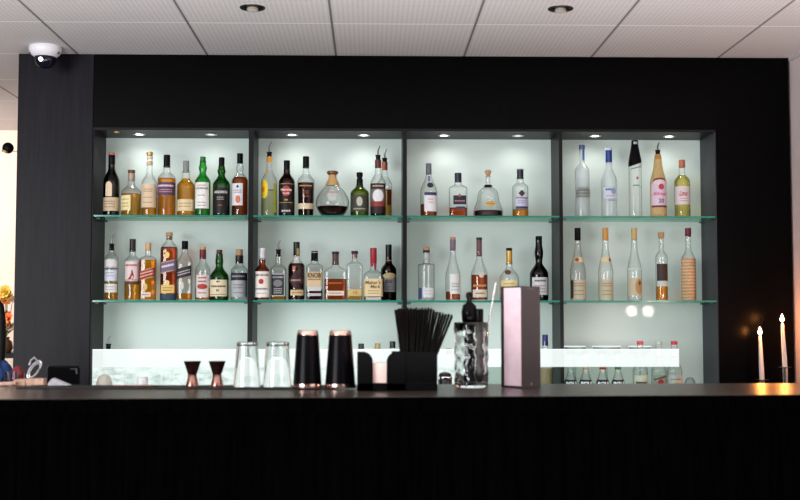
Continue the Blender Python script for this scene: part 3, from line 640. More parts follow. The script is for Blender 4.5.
def niche_mat():
    m, nt, out = newmat('glowing_green_white_glass')
    p = N(nt, 'ShaderNodeBsdfPrincipled'); p.inputs['Base Color'].default_value = c4(srgb(190, 204, 199)); p.inputs['Roughness'].default_value = .03
    p.inputs['Specular IOR Level'].default_value = .12
    p.inputs['Emission Color'].default_value = c4(srgb(200, 217, 210)); p.inputs['Emission Strength'].default_value = NICHE_E  # weak even emission over the whole niche back
    nt.links.new(p.outputs[0], out.inputs['Surface']); return m
NICHE_E = .13
NICHE = niche_mat()

def px_x(px, py, Y): return atY(px, py, Y).x
CZ = atY(400, 55.5, 5.5).z                       # ceiling height at the cabinet
HZ = atY(400, 131, 5.5).z                        # underside of the header
XL = px_x(16, 200, 5.5); XN0 = px_x(92.0, 200, 5.5); XN1 = px_x(716.8, 200, 5.5); XR = px_x(791, 200, 5.5)
NB = 5.75; BK = 5.80                             # niche back and carcass back
cab = empty('back_bar_cabinet', ((XL+XR)/2, 5.65, 0), 'tall black wooden back bar with four open lit niches of bottles', 'cabinet')
CX = (XL+XR)/2
def cbox(name, x0, x1, y0, y1, z0, z1, m, bev=.001, parent=None, lab=None):
    o = box(name, x0-CX, x1-CX, y0-5.65, y1-5.65, z0, z1, m, parent or cab, bev)
    if lab: o['label'] = lab
    return o
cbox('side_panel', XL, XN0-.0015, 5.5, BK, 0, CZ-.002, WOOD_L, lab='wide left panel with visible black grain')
cbox('side_panel', XN1, XR-.001, 5.5, BK, 0, CZ-.002, WOOD)
cbox('header_panel', XN0, XN1, 5.5, BK, HZ+.012, CZ-.002, WOOD)
cbox('niche_roof', XN0, XN1, 5.502, NB, HZ, HZ+.012, WOOD_G)
cbox('niche_back', XN0, XN1, NB, NB+.02, CT-.02, HZ+.012, NICHE, lab='pale green-white glossy niche back')
cbox('lower_carcass', XN0, XN1, 5.5, BK, 0, CT-.021, WOOD)
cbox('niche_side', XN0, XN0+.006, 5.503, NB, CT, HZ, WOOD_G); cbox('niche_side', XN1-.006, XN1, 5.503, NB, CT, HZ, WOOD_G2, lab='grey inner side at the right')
DIV = [(247.8, 252.8), (402.8, 407), (559.8, 563.4)]
DX = []
for a, c in DIV:
    x0, x1 = px_x(a, 250, 5.5), px_x(c, 250, 5.5); DX.append((x0, x1))
    cbox('divider', x0, x1, 5.504, NB-.001, CT, HZ, WOOD_G)
# back counter
bc = empty('back_counter', (CX, 5.25, 0), 'low black work counter running under the lit niches', 'counter')
x0, x1 = px_x(16, 390, 5.3), XR-.02
o = box('worktop', x0-CX, x1-CX, -.25, .249, CT-.04, CT, solid('counter_stone', (.02, .02, .022), .3, noise=.3), bc, .002)
o = box('cupboard_front', x0-CX+.01, x1-CX-.01, -.2, .245, .08, CT-.04, WOOD, bc)
o = box('plinth', x0-CX+.02, x1-CX-.02, -.15, .24, 0, .08, BLACKR, bc)
# counter inside the niche: deck
cbox('niche_deck', XN0+.006, XN1-.006, 5.501, NB-.001, CT-.02, CT, solid('deck_glass', srgb(120, 132, 128), .2))

# glass shelves
SHG = glassy('shelf_glass', (.88, .96, .93), (.45, .75, .65), 3, rough=.02)
def edge_mat():
    m, nt, out = newmat('green_glass_edge')
    p = N(nt, 'ShaderNodeBsdfPrincipled'); p.inputs['Base Color'].default_value = c4(srgb(40, 120, 104)); p.inputs['Roughness'].default_value = .1
    p.inputs['Emission Color'].default_value = c4(srgb(40, 130, 110)); p.inputs['Emission Strength'].default_value = .15  # emission imitates the light a glass edge picks up
    nt.links.new(p.outputs[0], out.inputs['Surface']); return m
EDGE = edge_mat()
xs = [XN0+.007] + [v for d in DX for v in (d[0]-.001, d[1]+.001)] + [XN1-.007]
BAYN = ['leftmost bay', 'second bay from the left', 'third bay from the left', 'rightmost bay']
for row, (zt, nm) in enumerate(((S1, 'upper'), (S2, 'lower'))):
    for i in range(4):
        a, c = xs[2*i], xs[2*i+1]; m = (a+c)/2
        r = empty('glass_shelf', (m, 5.62, zt), '%s green-edged glass shelf in the %s' % (nm, BAYN[i]), 'shelf', 'glass shelves in the lit niches')
        bm = bmesh.new(); add_box(bm, a-m, c-m, -.114, .125, -.008, 0)
        for f in bm.faces:
            if abs(f.normal.y) > .9 and f.calc_center_median().y < 0: f.material_index = 1
        bm.normal_update()
        for f in bm.faces: f.material_index = 1 if (abs(f.normal.y) > .5 and f.calc_center_median().y < 0) else 0
        bm_obj('glass_pane', bm, [SHG, EDGE], r)
        for sx in (a-m+.010, c-m-.010):
            for sy in (-.075, .09):
                tube('shelf_pin', [(sx-.009, sy, -.0125), (sx+.009, sy, -.0125)], .0042, DSTEEL, r, 10)
# ------------------------------------------------------------------ downlights in the niche roof
def disc_light(px, py, Y, zc, r, label, lensm, cat='downlight', group=None, name='downlight', ring=STEEL):
    p = atY(px, py, Y)
    o = empty(name, (p.x, p.y, zc), label, cat, group)
    V, Fc = lathe_data([(r*.62, 0), (r*.66, -.003), (r*.95, -.003), (r, -.0005), (r, 0)], 28, cap0=False, cap1=False)
    q = link('trim_ring', mesh('trim_ring', V, Fc), ring, o, True)
    lathe('lens', [(r*.64, -.0012), (r*.4, -.002), (r*.05, -.0022)], lensm, o, seg=24)
    return o, p
LENS = emis('warm_white_lens', (1, .97, .9), 9)
LENS_D = emis('dim_lens', (1, .95, .85), 1.6)
SPOTS = [(139, LENS, 'brighter left'), (211, LENS_D, 'dimmer right'), (292, LENS, 'left'), (364, LENS, 'right'), (444, LENS, 'left'), (518, LENS_D, 'dimmer right'), (595, LENS, 'left'), (669, LENS, 'right')]
NSP = 1.6
for i, (px, lm, nm) in enumerate(SPOTS):
    o, p = disc_light(px, 135.5, 5.62, HZ-.0005, .030, '%s round downlight in the roof of the %s' % (nm, BAYN[i//2]), lm, group='niche downlights')
    L = bpy.data.lights.new('niche_spot', 'SPOT'); L.energy = NSP*(.8 if lm is LENS_D else 1); L.spot_size = math.radians(150); L.spot_blend = 1; L.shadow_soft_size = .02; L.color = (1, .97, .93)
    lo = bpy.data.objects.new('niche_spot', L); C.objects.link(lo); lo.location = (p.x, 5.63, HZ-.012); lo.rotation_euler = (math.radians(10), 0, 0)
disc_light(116.5, 133, 5.555, HZ-.0005, .014, 'tiny brass light at the far left of the niche roof', emis('brass_glow', (1, .7, .3), 1.5), group=None, ring=GOLD)

# ------------------------------------------------------------------ low glass screen with lit strip on the back counter
def strip_mat(name, fac, col, st, pattern=False):
    m, nt, out = newmat(name)
    tr = N(nt, 'ShaderNodeBsdfTransparent'); tr.inputs['Color'].default_value = (.95, 1, .98, 1)
    e = N(nt, 'ShaderNodeEmission'); e.inputs['Color'].default_value = c4(col); e.inputs['Strength'].default_value = st
    ms = N(nt, 'ShaderNodeMixShader'); ms.inputs[0].default_value = fac
    if pattern:
        tc = N(nt, 'ShaderNodeTexCoord'); mp = N(nt, 'ShaderNodeMapping'); mp.inputs['Scale'].default_value = (9, 9, 22)
        nz = N(nt, 'ShaderNodeTexNoise', Scale=1.5, Detail=4., Roughness=.65); nt.links.new(tc.outputs['Object'], mp.inputs[0]); nt.links.new(mp.outputs[0], nz.inputs['Vector'])
        mr = N(nt, 'ShaderNodeMapRange'); mr.inputs['From Min'].default_value = .38; mr.inputs['From Max'].default_value = .6; mr.inputs['To Min'].default_value = fac*.45; mr.inputs['To Max'].default_value = min(1, fac*1.35)
        nt.links.new(nz.outputs['Fac'], mr.inputs['Value']); nt.links.new(mr.outputs[0], ms.inputs[0])
    nt.links.new(tr.outputs[0], ms.inputs[1]); nt.links.new(e.outputs[0], ms.inputs[2]); nt.links.new(ms.outputs[0], out.inputs['Surface']); return m
SY = 5.30
sx0, sx1, sxm = px_x(92.5, 367, SY), px_x(679, 367, SY), px_x(455, 367, SY)
zt, zb = atY(400, 350, SY).z, atY(400, 367, SY).z
scr = empty('glass_screen', ((sx0+sx1)/2, SY, CT), 'low glass screen with a glowing white strip along the back counter', 'screen')
ox = (sx0+sx1)/2
box('lit_strip', sx0-ox, sx1-ox, -.004, .004, zb-CT, zt-CT, strip_mat('glowing_acrylic', .52, (.95, 1, .99), 1.18), scr, .0)
box('frosted_pane', sx0-ox, sxm-ox, -.003, .003, 0.0005, zb-CT-.0005, strip_mat('glowing_frosted_glass', .62, (.88, .985, .95), 1.05, True), scr)
box('clear_pane', sxm-ox, sx1-ox, -.003, .003, 0.0005, zb-CT-.0005, glassy('screen_glass', (.90, .95, .93), (.5, .65, .6), 3), scr)
box('glass_rim', sx0-ox, sx1-ox, -.004, .004, zt-CT, zt-CT+.004, emis('bright_glass_rim', (.9, 1, .97), 1.25), scr)
# light from the strip
L = bpy.data.lights.new('strip_light', 'AREA'); L.shape = 'RECTANGLE'; L.size = sx1-sx0; L.size_y = .05; L.energy = 3; L.color = (.92, 1, .97)
lo = bpy.data.objects.new('strip_light', L); C.objects.link(lo); lo.location = (ox, SY+.02, (zt+zb)/2); lo.rotation_euler = (math.radians(90), 0, 0)

# bowls whose rims show just above the strip, right bay
BOWLG = glassy('bowl_glass', (.9, .95, .94), (.35, .4, .4), 2.5)
for px, w, nm in ((575, 21, 'glass bowl with a bright rim beside the third divider'), (606.5, 28, 'widest glass bowl with a bright rim, middle of the row'), (640, 22, 'glass bowl with a bright rim at the right end of the row')):
    Y = 5.67; k = Y/F; p = atY(px, 346.6, Y); hgt = p.z-CT
    o = empty('footed_glass_bowl', (p.x, Y, CT+.0006), nm, 'bowl', 'glass bowls in the right bay')
    r = w/2*k
    lathe('bowl', [(.004, .004), (.004, hgt-.05), (r*.5, hgt-.045), (r*.85, hgt-.03), (r, hgt-.002), (r*.97, hgt-.002), (r*.82, hgt-.028), (r*.3, hgt-.040)], BOWLG, o, seg=32, cap1=True)
    lathe('foot', [(r*.6, 0), (r*.6, .002), (.005, .006)], BOWLG, o, seg=24)
    V, Fc = tube_data([(math.cos(t*PI/14)*r, math.sin(t*PI/14)*r, hgt) for t in range(29)], .0028, 8)
    link('rim', mesh('rim', V, Fc), emis('rim_highlight', (.9, .97, .96), .95), o, True)  # emission paints the white highlight on each rim

# things behind the frosted left pane
def jar(name, label, cat, px, top, w, mat, prof_f, Y=5.24, fz=CT, group=None):
    p = atY(px, top, Y); k = Y/F; h = p.z-fz; r = w/2*k
    o = lathe(name, [(a*r, b_*h) for a, b_ in prof_f], mat, None, 28, loc=(p.x, Y, fz+.0006)); return tag(o, label, cat, group)
jar('ceramic_cloche', 'cream domed cover at the left end of the back counter', 'cover', 104.5, 374, 17, solid('cream_glaze', srgb(206, 204, 190), .3), [(.95, 0), (1, .05), (1, .6), (.93, .8), (.7, .93), (.3, .99), (.05, 1)])
jar('ceramic_jar', 'white straight-sided ceramic jar on the back counter', 'jar', 142.4, 377, 11.5, solid('white_glaze', srgb(232, 236, 236), .3), [(.9, 0), (1, .03), (1, .97), (.92, 1), (.85, 1), (.85, .9), (.1, .9)])
TUM = glassy('tumbler_glass', (.82, .89, .87), (.3, .36, .35), 2.)
for i, (px, top, w) in enumerate(((96.5, 373, 9), (120, 371, 12), (131.5, 374, 9), (155, 372, 12), (168, 370, 11), (180, 374, 10), (205, 373, 12), (228, 372, 12))):
    nm = ['tumbler left of the cream cover', 'tumbler right of the cream cover', 'tumbler just left of the white jar', 'tumbler just right of the white jar', 'tumbler second right of the white jar', 'tumbler behind the left copper jigger', 'tumbler between the two copper jiggers', 'tumbler right of the copper jiggers'][i]
    jar('glass_tumbler', 'clear ' + nm, 'glass', px, top, w, TUM, [(.8, 0), (.84, .03), (1, 1), (.93, 1), (.78, .08), (.1, .07)], Y=5.40+.03*(i % 2), group='tumblers on the back counter')
o = jar('upturned_glass', 'small upturned rounded glass at the right end of the back counter', 'glass', 690, 377.5, 12, TUM, [(1, 0), (.98, .1), (.95, .8), (.8, .92), (.45, .99), (.1, 1)])
# dark chrome bitters pot between straws and mixing glass
p = atY(445, 372, 5.2); k = 5.2/F
o = empty('condiment_pot', (p.x, 5.2, CT+.0006), 'dark pot with a chrome rim between the straws and the mixing glass', 'pot')
h = p.z-CT
lathe('pot', [(5*k, 0), (6*k, .004), (7*k, h*.6), (7*k, h*.86), (6*k, h*.9)], solid('dark_glaze', (.01, .012, .015), .15), o)
lathe('rim', [(7.1*k, h*.84), (7.4*k, h*.87), (7.1*k, h*.9)], CHROME, o)
lathe('lid', [(6.8*k, h*.9), (5.5*k, h*.97), (2*k, h), (.5*k, h*1.0)], solid('dark_lid', (.01, .01, .012), .1), o)

# ------------------------------------------------------------------ bar counter
BZ = H-.2
fa, fb = atZ(0, 399.3, BZ), atZ(800, 394.6, BZ)
ba, bb = atZ(0, 385.6, BZ), atZ(800, 383.0, BZ)
ang = math.atan2(fb.y-fa.y, fb.x-fa.x)
bar = empty('bar_counter', (fa.x, fa.y, 0), 'long black bar counter with a polished dark top across the foreground', 'counter', rotz=ang)
M = Matrix.Translation((fa.x, fa.y, 0)) @ Matrix.Rotation(ang, 4, 'Z'); MI = M.inverted()
la, lb = MI @ ba, MI @ bb
x_l, x_r = -.6, 2.9
def line_y(x): return la.y + (lb.y-la.y)*(x-la.x)/(lb.x-la.x)
x_rw = None
bm = bmesh.new()
pts = [(x_l, 0), (x_r, 0), (x_r, line_y(x_r)), (x_l, line_y(x_l))]
vs = [bm.verts.new((x, y, BZ-.04)) for x, y in pts] + [bm.verts.new((x, y, BZ)) for x, y in pts]
for f in ((3, 2, 1, 0), (4, 5, 6, 7), (0, 1, 5, 4), (1, 2, 6, 5), (2, 3, 7, 6), (3, 0, 4, 7)): bm.faces.new([vs[i] for i in f])
bmesh.ops.bevel(bm, geom=list(bm.edges), offset=.003, segments=2, affect='EDGES', profile=.5)
bm.normal_update()
for f in bm.faces: f.material_index = 0 if f.normal.z > .6 else 1
bm_obj('bar_top', bm, [BARTOP, FASCIA], bar)
box('front_panel', x_l+.01, x_r-.01, .03, .07, .1, BZ-.04, FASCIA, bar)
box('kick_board', x_l+.01, x_r-.01, .1, .14, 0, .1, BLACKR, bar)
box('rear_carcass', x_l+.01, x_r-.01, .07, .5, .1, BZ-.04, WOOD, bar)
def onbar(px, py): p = atZ(px, py, BZ); return p, p.y/F

# bar mat under the glasses
a0, a1 = atZ(28, 387.2, BZ), atZ(338, 387.8, BZ)
dm = (a1-a0); an = math.atan2(dm.y, dm.x)
mat_o = box('bar_mat', 0, dm.length, -.10, .045, 0, .004, BLACKR, None, .001, loc=(a0.x, a0.y, BZ+.0005), rot=(0, 0, an))
tag(mat_o, 'thin black rubber bar mat along the back edge of the bar', 'mat')
MZ = BZ+.0048
def onmat(px, py): p = atZ(px, py, MZ); return Vector((p.x, p.y, MZ)), p.y/F

# copper jiggers
for px, nm in ((192.2, 'left copper jigger on the bar mat, beside the white jar side'), (217, 'right copper jigger on the bar mat, nearer the upturned glasses')):
    p, k = onmat(px, 386.4)
    o = empty('jigger', p, nm, 'jigger', 'copper jiggers')
    lathe('lower_cup', [(6.2*k, 0), (6.3*k, 1*k), (4.2*k, 10.6*k), (4.0*k, 10.8*k)], COPPER, o)
    lathe('waist_ring', [(4.3*k, 10.2*k), (4.6*k, 10.8*k), (4.3*k, 11.4*k)], COPPER, o)
    lathe('upper_cup', [(4.0*k, 10.9*k), (8.4*k, 24.6*k), (8.7*k, 24.9*k), (8.3*k, 24.6*k), (3.8*k, 12*k), (.2*k, 11.8*k)], solid('dark_copper', srgb(112, 70, 62), .3, metal=1), o, cap1=False)
# upturned pint mixing glasses
def real_glass(name, rough=.0):
    m, nt, out = newmat(name)
    p = N(nt, 'ShaderNodeBsdfPrincipled'); p.inputs['Base Color'].default_value = (.97, .98, .98, 1); p.inputs['Roughness'].default_value = rough
    p.inputs['Transmission Weight'].default_value = 1; p.inputs['IOR'].default_value = 1.47
    nt.links.new(p.outputs[0], out.inputs['Surface']); return m
RG = real_glass('thick_clear_glass')
for px, wb, wt, nm in ((247, 27, 21, 'left upturned clear pint glass beside the jiggers'), (277.3, 28.5, 23, 'right upturned clear pint glass beside the black shakers')):
    p, k = onmat(px, 386.8)
    h = 44.5*k; t = 1.1*k; r0, r1 = wb/2*k, wt/2*k
    prof = [(r0-t, .0), (r0, .0), (r0, .002)] + [(r0+(r1-r0)*i/6, .002+(h-.004)*i/6) for i in range(1, 7)] + [(r1*.9, h), (.001, h)]
    inner = [(.001, h-2.6*k), (r1*.6, h-2.7*k), (r1-1.6*t, h-4*k), (r0-t, 0)]
    o = lathe('mixing_pint_glass', prof + inner, RG, None, 40, cap0=False, cap1=False, loc=p); tag(o, nm, 'glass', 'upturned pint glasses')
# black shakers with copper rims
for px, wb, wt, nm in ((307.4, 29, 21, 'left matte black shaker tin with copper rims'), (340.2, 31, 21.5, 'right matte black shaker tin with copper rims, next to the caddy')):
    p, k = onmat(px, 387.6)
    o = empty('cocktail_shaker', p, nm, 'shaker', 'black shaker tins')
    h = 57.5*k; r0, r1 = wb/2*k, wt/2*k; R_ = lambda t: r0+(r1-r0)*t
    cp = solid('polished_copper_rim', srgb(222, 188, 174), .18, metal=1)
    lathe('base_rim', [(r0*1.0, 0), (r0*1.02, .002), (R_(.07)*1.01, h*.07), (R_(.07)*.98, h*.075)], cp, o, seg=36)
    lathe('body', [(R_(.07)*.99, h*.07), (R_(.5), h*.5), (R_(.9), h*.905)], MATTE, o, seg=36)
    lathe('top_rim', [(R_(.9), h*.905), (R_(.93)*.99, h*.94), (r1*.96, h*.975), (r1*.86, h*.99), (r1*.4, h*.985), (.001, h*.982)], cp, o, seg=36, cap1=False)
# copper rod along the mat
pa, pb = onmat(113, 386.6)[0], onmat(157, 386.6)[0]
o = empty('bar_spoon', pa, 'long copper bar spoon lying flat on the bar mat', 'spoon')
d = pb-pa
tube('handle', [(0, 0, .003), tuple(d*.5+Vector((0, 0, .003))), tuple(d*.92+Vector((0, 0, .003)))], .0023, COPPER, o)
lathe('bowl', [(.001, 0), (.008, .001), (.011, .004), (.010, .004), (.003, .002)], COPPER, o, loc=d*.97)

# ------------------------------------------------------------------ straw and napkin caddy
p, k = onbar(396.5, 390.2)
CP = p.copy(); k = p.y/F
cad = empty('bar_caddy', (p.x, p.y, BZ+.0006), 'black plastic caddy holding napkins on its left and straws on its right', 'caddy')
PL = solid('black_caddy_plastic', (.0015, .0015, .0015), .5, spec=.1)
def arch_fin(name, x0, x1, y0, y1, h, side):
    """upright plate whose top corner is rounded on one side"""
    r = min(x1-x0, 11*k)*.92; pts = [(x0, 0), (x1, 0)]
    if side > 0: pts += [(x1, h-r)] + [(x1-r+r*math.cos(a*PI/16), h-r+r*math.sin(a*PI/16)) for a in range(1, 9)] + [(x0, h)]
    else: pts += [(x1, h)] + [(x0+r+r*math.cos(PI/2+a*PI/16), h-r+r*math.sin(PI/2+a*PI/16)) for a in range(0, 9)]
    bm = bmesh.new(); A = [bm.verts.new((x, y0, z)) for x, z in pts]; B = [bm.verts.new((x, y1, z)) for x, z in pts]; n = len(pts)
    bm.faces.new(A); bm.faces.new(list(reversed(B)))
    for i in range(n): bm.faces.new((A[i], B[i], B[(i+1) % n], A[(i+1) % n]))
    return bm_obj(name, bm, PL, cad)
X = lambda px: (px-396.5)*k
hh = 38.5*k
box('base', X(357.5), X(436.5), -.045, .062, 0, 7.5*k, PL, cad, .001)
arch_fin('front_fin', X(357.5), X(373), -.045, -.041, hh, 1)
arch_fin('front_fin', X(386.5), X(405), -.045, -.041, hh, -1)
box('straw_bin_front', X(400), X(436.5), -.0405, -.037, 7.5*k, hh-.5*k, PL, cad)
box('straw_bin_side', X(436.5)-.003, X(436.5), -.037, .062, 7.5*k, hh-.5*k, PL, cad)
box('straw_bin_side', X(392), X(392)+.003, -.0405, .062, 7.5*k, hh-.5*k, PL, cad)
box('straw_bin_back', X(392)+.003, X(436.5)-.003, .058, .062, 7.5*k, hh-.5*k, PL, cad)
box('napkin_side', X(357.5), X(357.5)+.003, -.041, .062, 7.5*k, hh*.75, PL, cad)
bm = bmesh.new()
NAP = solid('napkin_paper', srgb(252, 224, 214), .8, bump=.3, nscale=90)
for i in range(11):
    z = CP.z*0 + 7.5*k + .0006 + i*(1.75*k); jx = random.uniform(-.0006, .0006)
    r_ = box('paper_napkin', X(361)+jx, X(390)+jx, -.034, .05, 0, 1.6*k, NAP, None, .0003, loc=(CP.x, CP.y, BZ+.0006+z))
    tag(r_, 'folded pale pink napkin in the stack inside the black caddy', 'napkin', 'napkins stacked in the caddy')
# straws
SM = solid('black_straw_plastic', (.0025, .0018, .0016), .4, spec=.1)
random.seed(3)
L0 = Vector((CP.x, CP.y, BZ+.0006+7.5*k+.0005))
ns = 80
for i in range(ns):
    u = (i+.5)/ns; row = i % 4
    tx = 394.5 + (453.5-394.5)*u; ty = 309.5 + (0 if u < .66 else 3.0 + 4*(u-.66)/.34) + random.uniform(-.8, 1.6)
    if u < .04: ty = 311
    bxp = 404.5 + (426.5-404.5)*u + random.uniform(-1, 1)
    yo = -.030 + row*.024 + random.uniform(-.004, .004)
    a = Vector((X(bxp), yo, 0)); hgt = (383-ty)*k
    bxy = Vector((X(tx), yo+random.uniform(-.004, .004), hgt))
    d = bxy-a; q = d.to_track_quat('Z', 'Y').to_euler()
    V, Fc = lathe_data([(.0028, 0), (.0028, d.length), (.0022, d.length), (.0022, 0)], 10, cap0=False, cap1=False)
    s_ = link('drinking_straw', mesh('drinking_straw', V, Fc), SM, None, True, loc=L0+a, rot=q)
    tag(s_, 'thin black drinking straw in the tight bunch rising from the caddy', 'straw', 'black straws in the caddy')

# ------------------------------------------------------------------ cut mixing glass with muddlers and twisted spoon
p, k = onbar(471.3, 388.2)
R0 = 17.3*k; hG = 65.5*k
G = empty('mixing_glass', (p.x, p.y, BZ+.0006), 'tall rippled mixing glass full of black bar tools', 'glass')
V = []; Fc = []; seg = 48; rows = 30
def ring(r, z, amp):
    b0 = len(V)
    for i in range(seg):
        a = 2*PI*i/seg
        rr = r*(1+amp*(math.sin(9*a+z*170)*.5+math.sin(5*a-z*110)*.5))
        V.append((rr*math.cos(a), rr*math.sin(a), z))
    return b0
rl = [ring(R0*.9, 0, 0)]
for j in range(rows+1): 
    t = j/rows; rl.append(ring(R0*(.965+.03*t), .003+(hG-.005)*t, .04*(1 if .08 < t < .93 else .2)))
rl.append(ring(R0*.95, hG, 0))
for t in (1, .8, .6, .4, .2, 0): rl.append(ring(R0*.86, .012+(hG-.014)*t, .015*(1 if 0 < t < 1 else 0)))
rl.append(ring(R0*.7, .009, 0))
for a_, b_ in zip(rl, rl[1:]):
    for i in range(seg): Fc.append((a_+i, a_+(i+1) % seg, b_+(i+1) % seg, b_+i))
Fc.append(tuple(rl[0]+i for i in reversed(range(seg)))); Fc.append(tuple(rl[-1]+i for i in range(seg)))
link('glass_wall', mesh('glass_wall', V, Fc), RG, G, True)
BLK = solid('glossy_black_tool', (.003, .0025, .003), .1, spec=.2)
def tool(name, label, prof, dx, dy, lx, ly, cat):
    o = lathe(name, prof, BLK, None, 24, loc=(p.x+dx, p.y+dy, BZ+.012)); o.rotation_euler = (ly, lx, 0); return tag(o, label, cat)
hT = lambda py: (388.2-py)*k-.0115
tool('muddler', 'black muddler with a domed head topped by a ball, in the mixing glass', [(5*k, 0), (5.5*k, .01), (4.6*k, hT(345)), (5*k, hT(328)), (7.6*k, hT(320)), (8*k, hT(313)), (6.6*k, hT(306)), (3.6*k, hT(303.5)), (2.4*k, hT(302)), (2.7*k, hT(299)), (3.5*k, hT(296.5)), (3.2*k, hT(293.8)), (1.3*k, hT(292.4))], -1.6*k, .004, .0, 0, 'muddler')
tool('muddler', 'black muddler with a flat cylindrical end, right side of the mixing glass', [(3.6*k, 0), (4*k, .006), (3.6*k, hT(330)), (4.4*k, hT(322)), (4.5*k, hT(311)), (4.2*k, hT(309.4)), (1*k, hT(309.2))], 8.4*k, -.008, -.01, 0, 'muddler')
tool('muddler', 'black rod muddler low inside the mixing glass', [(3.4*k, 0), (3.4*k, .006), (3.0*k, hT(340)), (3.2*k, hT(327)), (2*k, hT(325))], 1.5*k, .034, .0, 0, 'muddler')
# twisted bar spoon
pa = Vector((7*k, .022, .014)); pb = Vector(((497.5-471.3)*k, .026, (388.2-282)*k))
d = pb-pa; L_ = d.length; V = []; Fc = []; n = 150
ux = d.normalized(); e1 = ux.cross(Vector((0, 1, 0))).normalized(); e2 = ux.cross(e1)
for i in range(n+1):
    t = i/n; c = pa+d*t; th = t*2*PI*17; a_, c_ = .0030, .0015
    for q in range(8):
        w = 2*PI*q/8; lx, ly = a_*math.cos(w), c_*math.sin(w)
        V.append(c + e1*(lx*math.cos(th)-ly*math.sin(th)) + e2*(lx*math.sin(th)+ly*math.cos(th)))
for i in range(n):
    for q in range(8): Fc.append((i*8+q, i*8+(q+1) % 8, (i+1)*8+(q+1) % 8, (i+1)*8+q))
Fc.append(tuple(reversed(range(8)))); Fc.append(tuple(n*8+q for q in range(8)))
sp = link('bar_spoon', mesh('bar_spoon', V, Fc), CHROME, None, True, loc=(p.x, p.y, BZ+.0006)); tag(sp, 'silver bar spoon with a twisted stem leaning out of the mixing glass', 'spoon')

# ------------------------------------------------------------------ standing menu box
p, k = onbar(522, 388.5)
mb = empty('menu_book', (p.x, p.y, BZ+.0006), 'thick upright menu book with dark taupe cover and pale pink pages', 'menu', rotz=math.radians(-40))
hM = 102.0*k; wl = 18.2*k/math.cos(math.radians(50)) if False else 18.2*k/math.sin(math.radians(40)); wr = 21.3*k/math.cos(math.radians(40))
# local x runs along the right cover, local y along the page edge (to the left and back)
COV = solid('taupe_cover', srgb(52, 44, 47), .55, noise=.1, nscale=30)
DCOV = solid('dark_cover_edge', srgb(36, 22, 28), .5)
# local +x goes right-back (cover), local +y goes left... the corner nearest the viewer is the origin
mb.rotation_euler = (0, 0, math.radians(40))
box('cover', 0, wr, 0, .003, 0, hM, COV, mb, .0008)
box('rear_cover', -.001, wr, wl-.010, wl, 0, hM, DCOV, mb, .0008)
box('spine', wr-.003, wr, .003, wl-.0105, 0, hM, COV, mb)
pg = box('pages', .0015, wr-.004, .0035, wl-.0105, .006, hM-.004, solid('pink_white_pages', srgb(206, 180, 188), .8, noise=.12, nscale=25), mb)
box('top_edge', .0006, wr-.003, .003, wl-.0105, hM-.004, hM, DCOV, mb); box('bottom_edge', .0006, wr-.003, .003, wl-.0105, 0, .006, DCOV, mb)
V2, P = text2d('COCKTAILS', .01)
link('lettering', mesh('lettering', [(wr*.5+u*wr*.4, -.0006, hM-.008+v*.004) for u, v in V2], P), paper((130, 118, 122)), mb)
bm = bmesh.new(); vs = [bm.verts.new((wr*.5+.005*math.cos(a*PI/3+.5), -.0006, .012+.005*math.sin(a*PI/3+.5))) for a in range(6)]; bm.faces.new(vs)
bm_obj('emblem', bm, paper((120, 108, 112)), mb)

# ------------------------------------------------------------------ candles on the back counter
FL = emis('candle_flame', (1, .74, .50), 7)
for px, fy, dy, by, Y, lean, nm in ((762, 331, 380, 400, 5.41, -.028, 'shorter lit white taper candle, left of the pair, in a black holder'), (785, 318, 367.5, 400, 5.33, -.045, 'taller lit white taper candle, right of the pair, in a silver-stemmed holder')):
    q = atY(px, dy, Y); k = Y/F; z = q.z
    hold = empty('candle_holder', (q.x, Y, CT+.0006), ('black disc candle holder of the left candle' if px < 770 else 'silver-stemmed disc candle holder of the right candle'), 'candle holder', 'candle holders')
    zz = z-CT
    stem_m = DSTEEL if px < 770 else CHROME
    lathe('stem', [(6*k, 0), (6*k, .003), (2.6*k, .006), (2.2*k, zz*.4), (2.7*k, zz*.99)], stem_m, hold, 20)
    lathe('drip_plate', [(2*k, zz-.001), (6.4*k, zz), (6.6*k, zz+.0015), (2*k, zz+.002)], DSTEEL, hold, 28)
    ca = empty('taper_candle', (q.x, Y, z+.0022), nm, 'candle', 'lit taper candles')
    hc = (dy-fy-5.5)*k; dxl = lean*hc
    tube('wax', [(0, 0, 0), (dxl*.5, 0, hc*.5), (dxl, 0, hc)], 0, WAX, ca, 20, rs=[2.5*k, 2.2*k, 1.5*k])
    tube('wick', [(dxl, 0, hc), (dxl, 0, hc+2*k)], .0006, BLACKR, ca, 6)
    lathe('flame', [(.2*k, hc+.8*k), (1.8*k, hc+2.2*k), (2.3*k, hc+4*k), (1.6*k, hc+6.0*k), (.9*k, hc+8.4*k), (.05*k, hc+9.6*k)], FL, ca, 16, loc=(dxl, 0, 0))
    L = bpy.data.lights.new('flame_light', 'POINT'); L.energy = 3.0; L.color = (1, .32, .06); L.shadow_soft_size = .012
    lo = bpy.data.objects.new('flame_light', L); C.objects.link(lo); lo.location = (q.x+dxl, Y-.012, z+hc+5*k)

